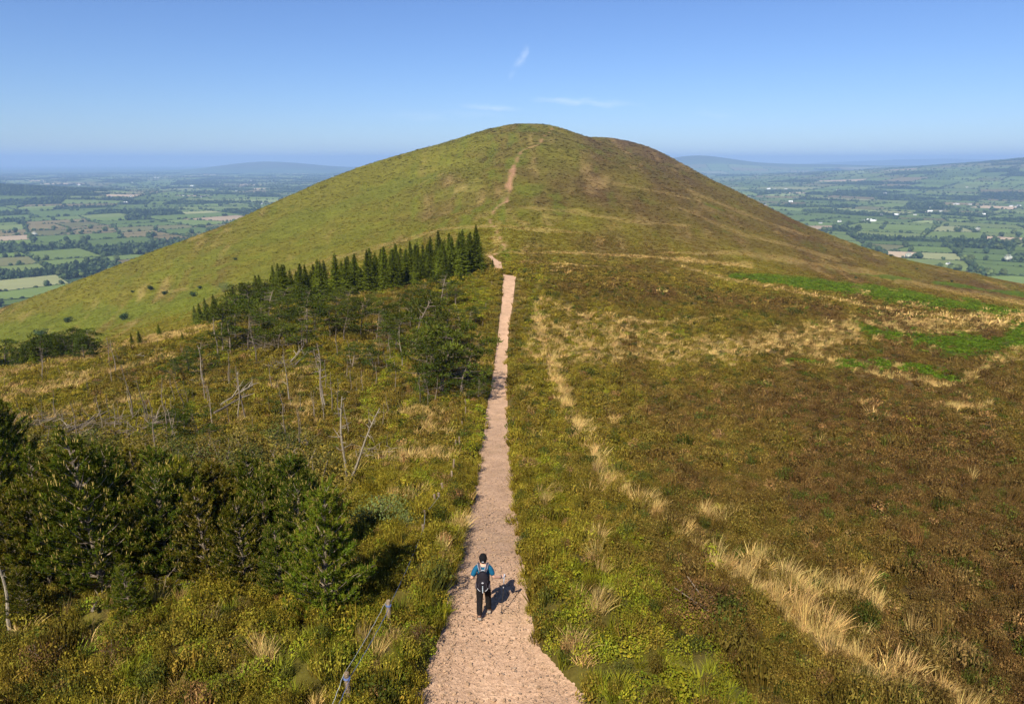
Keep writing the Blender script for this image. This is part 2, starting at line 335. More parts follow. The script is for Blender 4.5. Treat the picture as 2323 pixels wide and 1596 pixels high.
# ---------------------------------------------------------------- plant zones: where straw grass, fresh green and bare soil grow (traced on the ground)
def sstep(a, b, x): t = np.clip((x - a) / (b - a), 0, 1); return t * t * (3 - 2 * t)
STRAW = [
 (1.0, [(2180, 1600, 46), (2000, 1545, 46), (1900, 1460, 42), (1800, 1385, 34), (1700, 1325, 30), (1610, 1270, 22), (1520, 1195, 28), (1430, 1135, 18), (1365, 1075, 14), (1335, 1010, 22), (1290, 930, 16), (1268, 860, 16), (1245, 800, 13), (1228, 750, 9), (1212, 705, 6)]),
 (0.85, [(1700, 1310, 30), (1800, 1330, 36), (1900, 1345, 40), (1990, 1375, 22)]), (0.8, [(1580, 1165, 20), (1625, 1190, 22)]), (0.8, [(2110, 1500, 25), (2190, 1480, 18)]), (1.0, [(2165, 924, 12), (2240, 926, 10)]),
 (0.62, [(1240, 742, 26), (1400, 765, 30), (1600, 790, 30), (1800, 765, 28), (2000, 735, 25), (2323, 715, 20)]), (0.6, [(1250, 795, 40), (1500, 800, 36), (1800, 785, 36), (2050, 745, 30), (2323, 735, 30)]), (0.5, [(1230, 690, 15), (1330, 720, 14), (1500, 735, 12), (1650, 720, 10)]), (0.55, [(1800, 800, 22), (1950, 840, 20), (2150, 880, 16), (2323, 790, 18)]),
 (0.62, [(1500, 575, 4), (1672, 574, 7), (1800, 590, 9), (1940, 614, 11), (2100, 650, 11), (2323, 690, 11)]), (0.62, [(1540, 603, 5), (1665, 638, 7), (1850, 673, 8), (1922, 685, 6), (2100, 725, 10), (2323, 712, 10)]),
 (0.8, [(1160, 572, 3), (1330, 575, 4), (1500, 586, 5), (1700, 602, 6)]), (0.7, [(1180, 592, 4), (1290, 600, 3), (1330, 606, 4)]), (0.65, [(860, 560, 5), (1000, 520, 5), (1100, 512, 5), (1200, 520, 4), (1330, 528, 3)]),
 (0.5, [(1180, 470, 4), (1300, 480, 5), (1420, 500, 4), (1560, 512, 5)]), (0.45, [(1330, 405, 4), (1450, 425, 5), (1560, 450, 4)]), (0.6, [(1540, 470, 4), (1680, 530, 5), (1800, 560, 5), (1900, 590, 5)]),
 (0.5, [(1560, 430, 3), (1700, 490, 4), (1830, 535, 4)]), (0.6, [(1090, 585, 6), (1140, 560, 8), (1120, 540, 6)]),
 (0.95, [(-60, 868, 24), (0, 852, 22), (120, 822, 20), (250, 790, 16), (380, 765, 13), (480, 745, 10)]), (0.75, [(0, 905, 22), (150, 872, 22), (300, 830, 16), (420, 800, 12)]), (0.55, [(30, 960, 18), (200, 930, 18), (360, 890, 16)]),
 (0.9, [(930, 940, 28), (1000, 950, 30)]), (0.8, [(890, 1055, 22), (980, 1040, 26), (1030, 1055, 18)]), (0.6, [(800, 962, 14), (850, 965, 10)]), (0.8, [(470, 1430, 22), (500, 1450, 18)]), (0.85, [(565, 1465, 16), (600, 1490, 20)]), (0.8, [(915, 1145, 22), (945, 1130, 14)]),
 (0.7, [(1090, 770, 14), (1075, 830, 18), (1060, 790, 12)]), (0.8, [(760, 660, 14), (800, 650, 12), (880, 655, 8)]), (0.6, [(660, 850, 12), (700, 840, 12), (620, 880, 12)]), (0.6, [(960, 640, 6), (1060, 625, 5)]), (0.5, [(960, 990, 20), (1020, 990, 16)]), (0.6, [(540, 1560, 24), (640, 1500, 20)]), (0.55, [(870, 1500, 40), (800, 1460, 30)]),
 (0.45, [(620, 640, 8), (700, 600, 8), (860, 560, 8)]), (0.5, [(380, 660, 5), (420, 655, 5)])]
GREEN = [
 (1.0, [(1660, 626, 8), (1780, 636, 15), (1900, 650, 20), (2040, 672, 25), (2180, 695, 25), (2300, 708, 16)]), (0.9, [(1950, 622, 5), (2060, 634, 6)]), (0.9, [(2120, 640, 5), (2323, 668, 6)]),
 (1.0, [(1970, 748, 14), (2060, 770, 34), (2150, 790, 44), (2250, 785, 40), (2340, 765, 36)]), (1.0, [(1920, 828, 24), (2010, 832, 30), (2100, 842, 28), (2180, 870, 14)]), (0.9, [(1770, 822, 6), (1830, 823, 8), (1860, 825, 4)]), (0.7, [(1590, 808, 5), (1640, 803, 6)]), (0.6, [(1240, 800, 10), (1290, 800, 10)]), (0.6, [(1400, 760, 10), (1550, 755, 12)]),
 (0.8, [(1200, 640, 8), (1215, 690, 14), (1220, 720, 12)]), (0.85, [(1310, 1330, 50), (1370, 1420, 80), (1450, 1520, 110), (1560, 1590, 90)]), (0.55, [(1480, 1400, 60), (1400, 1250, 40), (1600, 1450, 60)]), (0.6, [(1260, 1180, 30), (1230, 1050, 20)]),
 (1.0, [(20, 755, 30), (180, 722, 44), (300, 705, 48), (400, 690, 36), (480, 660, 26)]), (0.75, [(350, 630, 16), (520, 570, 22), (700, 500, 26), (850, 440, 24), (980, 400, 20)]), (0.6, [(560, 640, 24), (720, 570, 24), (880, 500, 20)]), (0.7, [(430, 630, 10), (520, 600, 8), (600, 575, 8)]), (0.7, [(800, 468, 7), (870, 445, 8), (900, 430, 6)]), (0.55, [(640, 540, 12), (760, 490, 12), (900, 480, 12)]), (0.5, [(900, 400, 10), (1000, 370, 8), (1090, 360, 8)]), (0.5, [(1000, 440, 18), (1080, 420, 18)]),
 (0.8, [(1125, 470, 8), (1145, 445, 6), (1140, 500, 8)]), (0.8, [(1140, 560, 6), (1150, 585, 7)]), (0.7, [(1070, 640, 14), (1100, 680, 16), (1090, 720, 14)]), (0.9, [(1060, 920, 12), (1085, 940, 12), (1090, 980, 8), (1065, 1040, 8)]), (0.5, [(1030, 1170, 14), (1010, 1280, 14)]),
 (0.85, [(700, 1500, 90), (600, 1560, 110), (850, 1440, 60)]), (0.75, [(480, 1560, 70), (820, 1560, 80), (950, 1400, 40)]), (0.6, [(100, 1440, 40), (300, 1430, 40), (480, 1400, 50)]), (0.6, [(340, 1560, 50), (200, 1400, 30), (420, 1370, 30)]), (0.5, [(760, 870, 14), (660, 800, 12)]), (0.5, [(1600, 462, 3), (1640, 478, 3)])]
BROWN = [
 (0.8, [(1240, 650, 25), (1400, 660, 40), (1600, 680, 34), (1800, 700, 28), (2000, 735, 18), (2110, 745, 10)]), (0.6, [(1300, 610, 14), (1500, 610, 14)]), (0.5, [(860, 500, 14), (950, 490, 14), (1040, 500, 12)]), (0.6, [(1180, 355, 14), (1060, 350, 10), (1210, 400, 16), (1230, 460, 18)]),
 (0.6, [(1560, 400, 14), (1700, 480, 18), (1850, 550, 16), (2000, 600, 10)]), (0.7, [(1900, 1100, 130), (2150, 1100, 150), (2323, 1250, 200), (2323, 1500, 160)]), (0.5, [(1500, 950, 70), (1800, 920, 60), (2200, 990, 60)]), (0.5, [(1450, 1050, 50), (1650, 1130, 60)]),
 (0.8, [(1560, 1350, 36), (1640, 1385, 30)]), (0.5, [(1190, 900, 14), (1210, 1000, 20), (1250, 1100, 24)]), (0.6, [(280, 860, 14), (400, 850, 14)]), (0.5, [(700, 960, 24), (900, 1000, 22)]), (0.6, [(120, 1480, 50), (300, 1480, 40), (60, 1560, 50)]), (0.7, [(930, 1430, 40), (900, 1530, 30)]), (0.6, [(990, 1180, 26), (960, 1290, 26)]), (0.4, [(560, 560, 12), (450, 600, 10), (250, 640, 10), (100, 690, 10)])]
SOIL = [
 (1.0, [(1130, 604, 9), (1127, 598, 9), (1119, 588, 5), (1108, 579, 3), (1128, 573, 2)]), (0.7, [(1148, 572, 2.2), (1142, 552, 2.2), (1132, 535, 2.1), (1122, 518, 2), (1112, 503, 2), (1118, 482, 2), (1130, 468, 2), (1148, 458, 2.4)]), (1.0, [(1151, 460, 2), (1155, 430, 3), (1160, 405, 4.2), (1166, 382, 4.2), (1170, 368, 2)]), (0.8, [(1146, 445, 1.3), (1150, 420, 1.3), (1158, 385, 1.5)]),
 (0.65, [(1168, 374, 2.4), (1174, 358, 2), (1184, 342, 1.7), (1200, 335, 1.3), (1220, 330, 1.4), (1228, 320, 2.0), (1234, 308, 1.7), (1245, 300, 1.4), (1254, 290, 1.4)]), (0.5, [(1300, 600, 2), (1360, 603, 2), (1400, 610, 2)]), (0.4, [(1060, 770, 3), (1085, 775, 3)])]
def strokes(LST, px, py, nz, ys=1.7):
    out_ = np.zeros(px.shape)
    for amp, pts in LST:
        xs = [p[0] for p in pts]; yy = [p[1] for p in pts]; w = max(p[2] for p in pts) * 2.2
        sel = np.nonzero((px > min(xs) - w) & (px < max(xs) + w) & (py > min(yy) - w) & (py < max(yy) + w))
        if len(sel[0]) == 0: continue
        qx, qy = px[sel], py[sel]; best = np.zeros(qx.shape)
        for (x0, y0, w0), (x1, y1, w1) in zip(pts[:-1], pts[1:]):
            dx, dy = x1 - x0, (y1 - y0) * ys
            t = np.clip(((qx - x0) * dx + (qy - y0) * ys * dy) / (dx * dx + dy * dy + 1e-9), 0, 1)
            dd = np.hypot(qx - x0 - t * dx, (qy - y0) * ys - t * dy) / ((w0 + (w1 - w0) * t) * 1.25)
            best = np.maximum(best, 1 - sstep(0.45, 1.25, dd + nz[sel] * 0.9))
        out_[sel] = np.maximum(out_[sel], best * amp)
    return out_
TINT = dict(straw=(0.50, 0.345, 0.135), green=(0.088, 0.140, 0.012), lime=(0.215, 0.198, 0.018), olive=(0.195, 0.162, 0.021), leaf=(0.130, 0.158, 0.017), brown=(0.128, 0.080, 0.028), soil=(0.40, 0.225, 0.125), dark=(0.070, 0.080, 0.016))
def zones(X, Y, Z):
    px, py, d = proj(X, Y, Z)
    sc = np.maximum(Y, 12.0) ** 0.75
    nz = fbm(X / (0.14 * sc), Y / (0.30 * sc), 4, 3)
    n2 = fbm(X / (0.07 * sc), Y / (0.14 * sc), 3, 9)
    n3 = fbm(X / (0.5 * sc), Y / (0.9 * sc), 3, 21)
    st = strokes(STRAW, px, py, 0.8 * nz + 0.75 * n2) * (0.80 + 0.35 * n2) * np.where(Y > 230, 0.72, np.where(Y > 100, 0.95, 1.05)); gr = strokes(GREEN, px, py, nz + 0.3 * n2); st = st * (1 - 0.9 * strokes(GREEN[:6], px, py, nz + 0.3 * n2)); br = strokes(BROWN, px, py, nz); so = strokes(SOIL, px, py, 0.25 * n2)
    side = sstep(1050, 1500, px); far = sstep(130, 300, Y)
    low = sstep(820, 900, py) * sstep(1300, 1600, px); b = 0.30 - 0.10 * sstep(1100, 900, px) * (1 - far) + 0.36 * side * (1 - 0.12 * far) - 0.16 * far * (1 - side) + 0.22 * low
    b = b - 0.18 * sstep(45, 25, Y) * (px < 1100) - 0.28 * sstep(60, 25, Y) * (px > 1161) * sstep(1900, 1300, px)
    b = np.clip(b + 0.50 * nz * (1 - 0.4 * low) * (1 - 0.3 * far) + 0.30 * n2 * (1 - 0.55 * far) + (0.42 + 0.3 * far) * n3 * (1 - 0.6 * low) + 0.35 * far * fbm(X / 38, Y / 70, 4, 90) + 0.45 * br - 0.1, 0, 1)
    # stray straw and green in the open moor
    st = np.maximum(st, sstep(0.25, 0.9, n2 + 0.35 * n3) * 0.42 * (1 - br) * (1 - 0.7 * low))
    gr = np.maximum(gr * (1 - 0.8 * (st > 0.7)), sstep(0.22, 0.8, -n2 + 0.25 * nz + 0.30 * far * (1 - side) + 0.25 * n3 - 0.5 * far * np.maximum(fbm(X / 38, Y / 70, 4, 90), 0)) * 0.75 * (1 - 0.75 * low) * (1 - 0.55 * side * (1 - sstep(40, 20, Y))))
    gr = np.maximum(gr, 0.38 * far * (1 - side) * (1 - 0.8 * br) * sstep(-0.5, 0.1, -n3 - nz * 0.5 + 0.25))
    return dict(px=px, py=py, straw=np.clip(st, 0, 1), green=np.clip(gr, 0, 1), brown=b, soil=so, n2=n2)
def zone_colour(z, Y):
    T = {k: np.array(v) for k, v in TINT.items()}; f = lambda a: a[..., None]
    c = T['olive'] * (1 - f(z['brown'])) + T['brown'] * f(z['brown'])
    near = sstep(160, 60, Y); pxr = sstep(1480, 1600, z['px'])
    lime = near * (1 - pxr) * 0.8 + (1 - near) * sstep(1300, 900, z['px']) * 0.25
    dg = f(((z['px'] > 1560) & (z['py'] < 900)).astype(float)); g = (T['green'] * dg + T['leaf'] * (1 - dg)) * (1 - f(lime)) + T['lime'] * f(lime)
    c = c * (1 - f(z['green'])) + g * f(z['green'])
    c = c * (1 - f(z['straw'])) + T['straw'] * f(z['straw'])
    c = c * f(1 - 0.06 * sstep(150, 320, Y)); c = c * (1 - f(z['soil'])) + T['soil'] * f(z['soil'])
    return c

# ---------------------------------------------------------------- moorland: the hill, the saddle and the ridge the path runs along
pr = sorted([(unproj(a, y, d)[1], unproj(a, y, d)[0], unproj(b, y, d)[0]) for y, a, b, d in PATH_ROWS])
PY = np.array([p[0] for p in pr]); PL = np.array([p[1] for p in pr]); PR_ = np.array([p[2] for p in pr])
def path_edges(Y):
    l = np.interp(Y, PY, PL); r = np.interp(Y, PY, PR_); g = np.clip(Y / 40, 0.35, 1.0)
    am = 0.17 * np.interp(Y, [30, 70], [1.0, 0.6]); g = g * np.interp(Y, [30, 80], [1, 3]); return l + am * fbm(Y / 0.9 / g, Y * 0 + 3, 4, 51, 0.6), r + am * fbm(Y / 0.9 / g, Y * 0 + 9, 4, 77, 0.6)
PEND = PY.max()
def path_out(X, Y):
    l, r = path_edges(Y); d = np.maximum(l - X, X - r)
    return np.where(Y < PEND + 1.0, d, 99.0), (X < (l + r) / 2)
def valley_h(X, Y):
    u = X / Y
    h = -231 + 9 * fbm(X / 900, Y / 1100, 3, 5)
    up = np.interp(u, [0.1, 0.35, 0.57, 0.66, 0.75, 0.9, 1.3], [0, 50, 150, 205, 275, 290, 260])
    h = h + up * sstep(3000, 8200, Y + 700 * fbm(X / 2500, Y / 2500, 2, 8)) * (1 - 0.6 * sstep(8600, 12000, Y))
    g = lambda cx, cy, sx, sy, a: a * np.exp(-((X - cx) / sx) ** 2 - ((Y - cy) / sy) ** 2)
    h = h + g(-3700, 4300, 1100, 800, 92) + g(-2300, 3900, 500, 500, 14)
    h = h + g(-5700, 16000, 1300, 1500, 165) + g(-4300, 16000, 1800, 1500, 85) + g(3500, 14000, 1000, 1200, 215) + g(4600, 14000, 1900, 1200, 110) + g(7600, 14000, 3500, 1500, 80)
    h = h + g(14500, 23000, 2600, 1500, 190) + g(12000, 24000, 2600, 1500, 120) + g(9000, 25500, 9000, 1500, 60)
    return h
NU, NVV = 560, 690
U = np.linspace(-1.35, 1.35, NU); VV = np.linspace(math.log(6.5), math.log(1900), NVV)
uu, vv = np.meshgrid(U, VV); YY = np.exp(vv); XX = uu * YY
ZB = base_tps(uu, vv) * YY - np.maximum(YY - 1020, 0) * 0.35
def relief(X, Y, Zb):
    po, left = path_out(X, Y); nr_ = sstep(0.0, 0.5, po)
    bank = np.where(left, 0.42, 0.30) * nr_ * np.exp(-np.maximum(po, 0) / 5.0) * sstep(150, 90, Y)
    hum = 0.15 * fbm(X / 0.9, Y / 0.9, 3, 31) + 0.28 * fbm(X / 2.6, Y / 2.6, 3, 32)
    big = fbm(X / 14, Y / 14, 4, 33) * np.clip((Y - 40) / 260, 0, 1) * 0.9
    return bank + (hum * sstep(500, 150, Y) + big) * sstep(0.1, 1.2, po) - (0.10 + 0.0012 * Y) * (1 - sstep(-0.3, 0.0, po)) * (po < 50)
ZZ = ZB + relief(XX, YY, ZB)
ZZ = np.maximum(ZZ, valley_h(XX, YY) - 6)
def bil(G, X, Y):
    fu = np.clip((X / Y - U[0]) / (U[1] - U[0]), 0, NU - 1.001); fv = np.clip((np.log(Y) - VV[0]) / (VV[1] - VV[0]), 0, NVV - 1.001)
    i = fu.astype(int); j = fv.astype(int); a = fu - i; b = fv - j
    return (G[j, i] * (1 - a) + G[j, i + 1] * a) * (1 - b) + (G[j + 1, i] * (1 - a) + G[j + 1, i + 1] * a) * b
def height(X, Y): return bil(ZZ, np.asarray(X, float), np.asarray(Y, float))
_ts = np.exp(np.linspace(math.log(8), math.log(1300), 2600))
def ground_at(px, py):
    """first point of the ground that the sight line through a picture point meets"""
    X, Y, Z = unproj(px, py, _ts); g = Z - height(X, Y); k = np.nonzero(g < 0)[0]
    k = k[0] if len(k) else len(_ts) - 1
    if k > 0:
        t = g[k - 1] / (g[k - 1] - g[k]); d = _ts[k - 1] + (_ts[k] - _ts[k - 1]) * t
    else: d = _ts[0]
    X, Y, _ = unproj(px, py, d); return Vector((X, Y, float(height(X, Y)))), float(d)
ppx, ppy, pd = proj(XX, YY, ZZ)
# outline of the hill against the valley, by picture column
SKYX = np.arange(-400, 2760, 8); SKYY = np.array([ppy[(np.abs(ppx - x) < 9) & (pd < 1150) & (ZZ > -225)].min() if ((np.abs(ppx - x) < 9) & (pd < 1150) & (ZZ > -225)).any() else 900 for x in SKYX])
def seen_over_hill(px, py, margin=4): return py < np.interp(px, SKYX, SKYY) + margin

zn = zones(XX, YY, ZB); zc = zone_colour(zn, YY)
peat_shade = (0.62 * sstep(260, 90, YY) * (1 - zn['soil']))[..., None]; zc = zc * (0.85 - 0.15 * sstep(200, 350, YY))[..., None] * (1 - peat_shade) + np.array((0.045, 0.032, 0.014)) * peat_shade  # dark peat soil, also painted darker near by as shade between the clumps
idx_ = np.arange(NU * NVV).reshape(NVV, NU)
F = np.stack([idx_[:-1, :-1], idx_[:-1, 1:], idx_[1:, 1:], idx_[1:, :-1]], -1).reshape(-1, 4)
m = bpy.data.materials.new('moor_ground'); m.use_nodes = True; t = m.node_tree; b = t.nodes['Principled BSDF']; b.inputs['Roughness'].default_value = 0.95; b.inputs['Specular IOR Level'].default_value = 0.05
a = N(t, 'ShaderNodeAttribute', attribute_name='col'); tcx = N(t, 'ShaderNodeTexCoord')
cur = a.outputs['Color']
for sc_, lo, hi in ((0.06, 0.75, 1.25), (0.3, 0.72, 1.28), (1.2, 0.70, 1.30), (14, 0.75, 1.25)):
    n_ = N(t, 'ShaderNodeTexNoise'); n_.inputs['Scale'].default_value = sc_; n_.inputs['Detail'].default_value = 6; n_.inputs['Roughness'].default_value = 0.65; t.links.new(tcx.outputs['Object'], n_.inputs['Vector'])
    r = N(t, 'ShaderNodeMapRange'); r.inputs['From Min'].default_value = 0.25; r.inputs['From Max'].default_value = 0.75; r.inputs['To Min'].default_value = lo; r.inputs['To Max'].default_value = hi; t.links.new(n_.outputs['Fac'], r.inputs['Value'])
    x = N(t, 'ShaderNodeMix', data_type='RGBA', blend_type='MULTIPLY'); x.inputs[0].default_value = 1; t.links.new(cur, x.inputs[6]); t.links.new(r.outputs[0], x.inputs[7]); cur = x.outputs[2]
t.links.new(cur, b.inputs['Base Color'])
n_ = N(t, 'ShaderNodeTexNoise'); n_.inputs['Scale'].default_value = 1.3; n_.inputs['Detail'].default_value = 8; n_.inputs['Roughness'].default_value = 0.7; t.links.new(tcx.outputs['Object'], n_.inputs['Vector'])
bp = N(t, 'ShaderNodeBump'); bp.inputs['Strength'].default_value = 0.45; bp.inputs['Distance'].default_value = 0.4; t.links.new(n_.outputs['Fac'], bp.inputs['Height']); t.links.new(bp.outputs[0], b.inputs['Normal'])
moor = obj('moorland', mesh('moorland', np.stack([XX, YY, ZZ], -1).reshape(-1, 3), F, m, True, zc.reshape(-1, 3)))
tag(moor, 'heather and grass moorland rising over a saddle to a rounded hill', 'moorland', kind='structure')

# ---------------------------------------------------------------- gravel path
n1 = 900; pv = np.linspace(math.log(7.6), math.log(PEND), n1); py_ = np.exp(pv); l, r = path_edges(py_); nc = 15
s_ = np.linspace(0, 1, nc)[None]; Xp = l[:, None] - 0.12 + (r - l + 0.24)[:, None] * s_; Yp = np.repeat(py_[:, None], nc, 1)
Zp = base_tps(Xp / Yp, np.log(Yp)) * Yp + 0.004 + 0.0015 * np.maximum(Yp - 25, 0) + 0.035 * fbm(Xp / 0.5, Yp / 0.7, 3, 61) + 0.012 * fbm(Xp / 0.12, Yp / 0.12, 2, 62) * (Yp < 40) + 0.05 * (np.abs(s_ - 0.5) * 2) ** 4 - 0.02
i_ = np.arange(n1 * nc).reshape(n1, nc); F = np.stack([i_[:-1, :-1], i_[:-1, 1:], i_[1:, 1:], i_[1:, :-1]], -1).reshape(-1, 4)
m = bpy.data.materials.new('path_gravel'); m.use_nodes = True; t = m.node_tree; b = t.nodes['Principled BSDF']; b.inputs['Roughness'].default_value = 0.95; b.inputs['Specular IOR Level'].default_value = 0.1
tcx = N(t, 'ShaderNodeTexCoord'); cr = N(t, 'ShaderNodeValToRGB'); e = cr.color_ramp.elements
e[0].position = 0.28; e[0].color = (0.30, 0.182, 0.112, 1); e[1].position = 0.72; e[1].color = (0.58, 0.395, 0.265, 1); x = cr.color_ramp.elements.new(0.5); x.color = (0.455, 0.292, 0.188, 1)
n_ = N(t, 'ShaderNodeTexNoise'); n_.inputs['Scale'].default_value = 9; n_.inputs['Detail'].default_value = 9; n_.inputs['Roughness'].default_value = 0.75; t.links.new(tcx.outputs['Object'], n_.inputs['Vector']); t.links.new(n_.outputs['Fac'], cr.inputs[0])
vo = N(t, 'ShaderNodeTexVoronoi'); vo.inputs['Scale'].default_value = 22; t.links.new(tcx.outputs['Object'], vo.inputs['Vector'])
hs = N(t, 'ShaderNodeHueSaturation'); t.links.new(cr.outputs[0], hs.inputs['Color']); r2 = N(t, 'ShaderNodeMapRange'); r2.inputs['To Min'].default_value = 0.84; r2.inputs['To Max'].default_value = 1.13
sp = N(t, 'ShaderNodeSeparateColor'); t.links.new(vo.outputs['Color'], sp.inputs[0]); t.links.new(sp.outputs[0], r2.inputs['Value']); t.links.new(r2.outputs[0], hs.inputs['Value'])
n3 = N(t, 'ShaderNodeTexNoise'); n3.inputs['Scale'].default_value = 0.9; n3.inputs['Detail'].default_value = 4; t.links.new(tcx.outputs['Object'], n3.inputs['Vector'])
r3 = N(t, 'ShaderNodeMapRange'); r3.inputs['From Min'].default_value = 0.3; r3.inputs['From Max'].default_value = 0.7; r3.inputs['To Min'].default_value = 0.84; r3.inputs['To Max'].default_value = 1.12; t.links.new(n3.outputs['Fac'], r3.inputs['Value'])
x = N(t, 'ShaderNodeMix', data_type='RGBA', blend_type='MULTIPLY'); x.inputs[0].default_value = 1; t.links.new(hs.outputs[0], x.inputs[6]); t.links.new(r3.outputs[0], x.inputs[7])
n4 = N(t, 'ShaderNodeTexNoise'); n4.inputs['Scale'].default_value = 0.55; n4.inputs['Detail'].default_value = 7; n4.inputs['Roughness'].default_value = 0.65; t.links.new(tcx.outputs['Object'], n4.inputs['Vector'])
r4 = N(t, 'ShaderNodeMapRange'); r4.inputs['From Min'].default_value = 0.52; r4.inputs['From Max'].default_value = 0.72; r4.inputs['To Max'].default_value = 0.6; t.links.new(n4.outputs['Fac'], r4.inputs['Value'])
x4 = N(t, 'ShaderNodeMix', data_type='RGBA'); x4.inputs[7].default_value = (0.28, 0.195, 0.110, 1); t.links.new(r4.outputs[0], x4.inputs[0]); t.links.new(x.outputs[2], x4.inputs[6]); t.links.new(x4.outputs[2], b.inputs['Base Color'])
bp = N(t, 'ShaderNodeBump'); bp.inputs['Strength'].default_value = 0.35; bp.inputs['Distance'].default_value = 0.03; t.links.new(vo.outputs['Distance'], bp.inputs['Height'])
bp2 = N(t, 'ShaderNodeBump'); bp2.inputs['Strength'].default_value = 0.7; bp2.inputs['Distance'].default_value = 0.06; t.links.new(n_.outputs['Fac'], bp2.inputs['Height']); t.links.new(bp.outputs[0], bp2.inputs['Normal']); t.links.new(bp2.outputs[0], b.inputs['Normal'])
MG = m
path = obj('gravel_path', mesh('gravel_path', np.stack([Xp, Yp, Zp], -1).reshape(-1, 3), F, m, True)); tag(path, 'pinkish tan gravel path running straight along the ridge', 'path', kind='structure')
# the short stretch seen again beyond the rise
rows = [(unproj(a_, y_, 1)[0], unproj(b_, y_, 1)[0], y_) for y_, a_, b_ in ((618, 1130, 1141), (606, 1121, 1139), (596, 1119, 1137), (588, 1115, 1124), (580, 1108, 1117))]
Vp = []
for k in range(len(rows) - 1):
    for s in np.linspace(0, 1, 8, endpoint=(k == len(rows) - 2)):
        ya = rows[k][2] + (rows[k + 1][2] - rows[k][2]) * s
        d = np.interp(ya, [580, 588, 597, 612, 618], [186, 178, 168, 152, 146]); 
        for e_ in (0, 1):
            X = (rows[k][e_] + (rows[k + 1][e_] - rows[k][e_]) * s) * d; Y = unproj(0, ya, d)[1]; Vp += [(X * (1 - w) + w * X, Y) for w in (0,)]
Vp = np.array(Vp).reshape(-1, 2, 2); nk = 6; w = np.linspace(0, 1, nk)
Xq = Vp[:, 0, 0][:, None] * (1 - w) + Vp[:, 1, 0][:, None] * w; Yq = Vp[:, 0, 1][:, None] * (1 - w) + Vp[:, 1, 1][:, None] * w
i_ = np.arange(Xq.size).reshape(Xq.shape); F = np.stack([i_[:-1, :-1], i_[:-1, 1:], i_[1:, 1:], i_[1:, :-1]], -1).reshape(-1, 4)
p2 = obj('gravel_path', mesh('far_path', np.stack([Xq, Yq, height(Xq, Yq) + 0.22], -1).reshape(-1, 3), F, MG, True)); tag(p2, 'short far stretch of gravel path in the saddle beside the spruces', 'path', kind='structure')

# ---------------------------------------------------------------- valley floor, far hills and the patchwork of fields
U2 = np.linspace(-1.4, 1.4, 300); V2 = np.linspace(math.log(600), math.log(30000), 280); u2, v2 = np.meshgrid(U2, V2); Y2 = np.exp(v2); X2 = u2 * Y2; Z2 = valley_h(X2, Y2)
i_ = np.arange(Z2.size).reshape(Z2.shape); F = np.stack([i_[:-1, :-1], i_[:-1, 1:], i_[1:, 1:], i_[1:, :-1]], -1).reshape(-1, 4)
fn = fbm(X2 / 700, Y2 / 1500, 4, 71); heath = sstep(-75, -20, Z2) * (Y2 < 13000) + 0.7 * sstep(12000, 14000, Y2) * sstep(-200, -120, Z2)
vc = np.array((0.045, 0.075, 0.028)) * (1 + 0.35 * fn)[..., None]
vc = vc * (1 - heath)[..., None] + np.array((0.075, 0.058, 0.035)) * heath[..., None]
far_m = sstep(9000, 13000, Y2)[..., None] * (1 - heath)[..., None]; vc = vc * (1 - far_m) + far_m * np.array((0.06, 0.095, 0.04)) * (1 + 0.6 * fbm(X2 / 260, Y2 / 420, 3, 73))[..., None]
M['valley'] = mat('valley_ground', (1, 1, 1), 0.95, 0.05, var=0.2, nscale=0.012, use_col=True)
val = obj('valley', mesh('valley', np.stack([X2, Y2, Z2], -1).reshape(-1, 3), F, M['valley'], True, vc.reshape(-1, 3))); tag(val, 'wide farmed valley floor with far hills', 'valley', kind='structure')

def split(poly, depth=0):
    c = poly.mean(0); Yc = max(c[1], 900); u = abs(c[0]) / Yc
    size = 105 + 0.030 * Yc
    e = np.roll(poly, -1, 0) - poly; L = np.hypot(e[:, 0], e[:, 1]); ext = np.ptp(poly, axis=0)
    area = 0.5 * abs(np.dot(poly[:, 0], np.roll(poly[:, 1], -1)) - np.dot(poly[:, 1], np.roll(poly[:, 0], -1)))
    if depth > 14 or area < (size * random.uniform(0.75, 1.5)) ** 2: return [poly]
    k = int(np.argmax(L)); ang = math.atan2(e[k, 1], e[k, 0]) + math.pi / 2 + random.gauss(0, 0.10)
    n = np.array((-math.sin(ang), math.cos(ang))); p0 = poly[k] + e[k] * random.uniform(0.38, 0.62)
    s = (poly - p0) @ n; A, B = [], []
    for i in range(len(poly)):
        j = (i + 1) % len(poly)
        (A if s[i] >= 0 else B).append(poly[i])
        if (s[i] >= 0) != (s[j] >= 0):
            q = poly[i] + (poly[j] - poly[i]) * (s[i] / (s[i] - s[j])); A.append(q); B.append(q)
    if len(A) < 3 or len(B) < 3: return [poly]
    return split(np.array(A), depth + 1) + split(np.array(B), depth + 1)
cells = []
for s0 in (np.array([(-900, 750), (-250, 2600), (-2400, 13000), (-13000, 13000), (-1300, 750)]), np.array([(1500, 800), (13000, 13000), (2600, 13000), (700, 3000), (800, 800)])):
    cells += split(s0.astype(float))
FT = dict(pasture=[(0.100, 0.145, 0.036), (0.120, 0.165, 0.044), (0.082, 0.122, 0.032), (0.130, 0.165, 0.050)], pale=[(0.19, 0.23, 0.09), (0.21, 0.22, 0.10)], rough=[(0.15, 0.125, 0.06), (0.12, 0.12, 0.05)], tan=[(0.36, 0.28, 0.19), (0.30, 0.23, 0.15)], wood=[(0.028, 0.05, 0.02)])
fV, fF, fC, hedge_pts, wood_pts = [], [], [], [], []
nf = 0
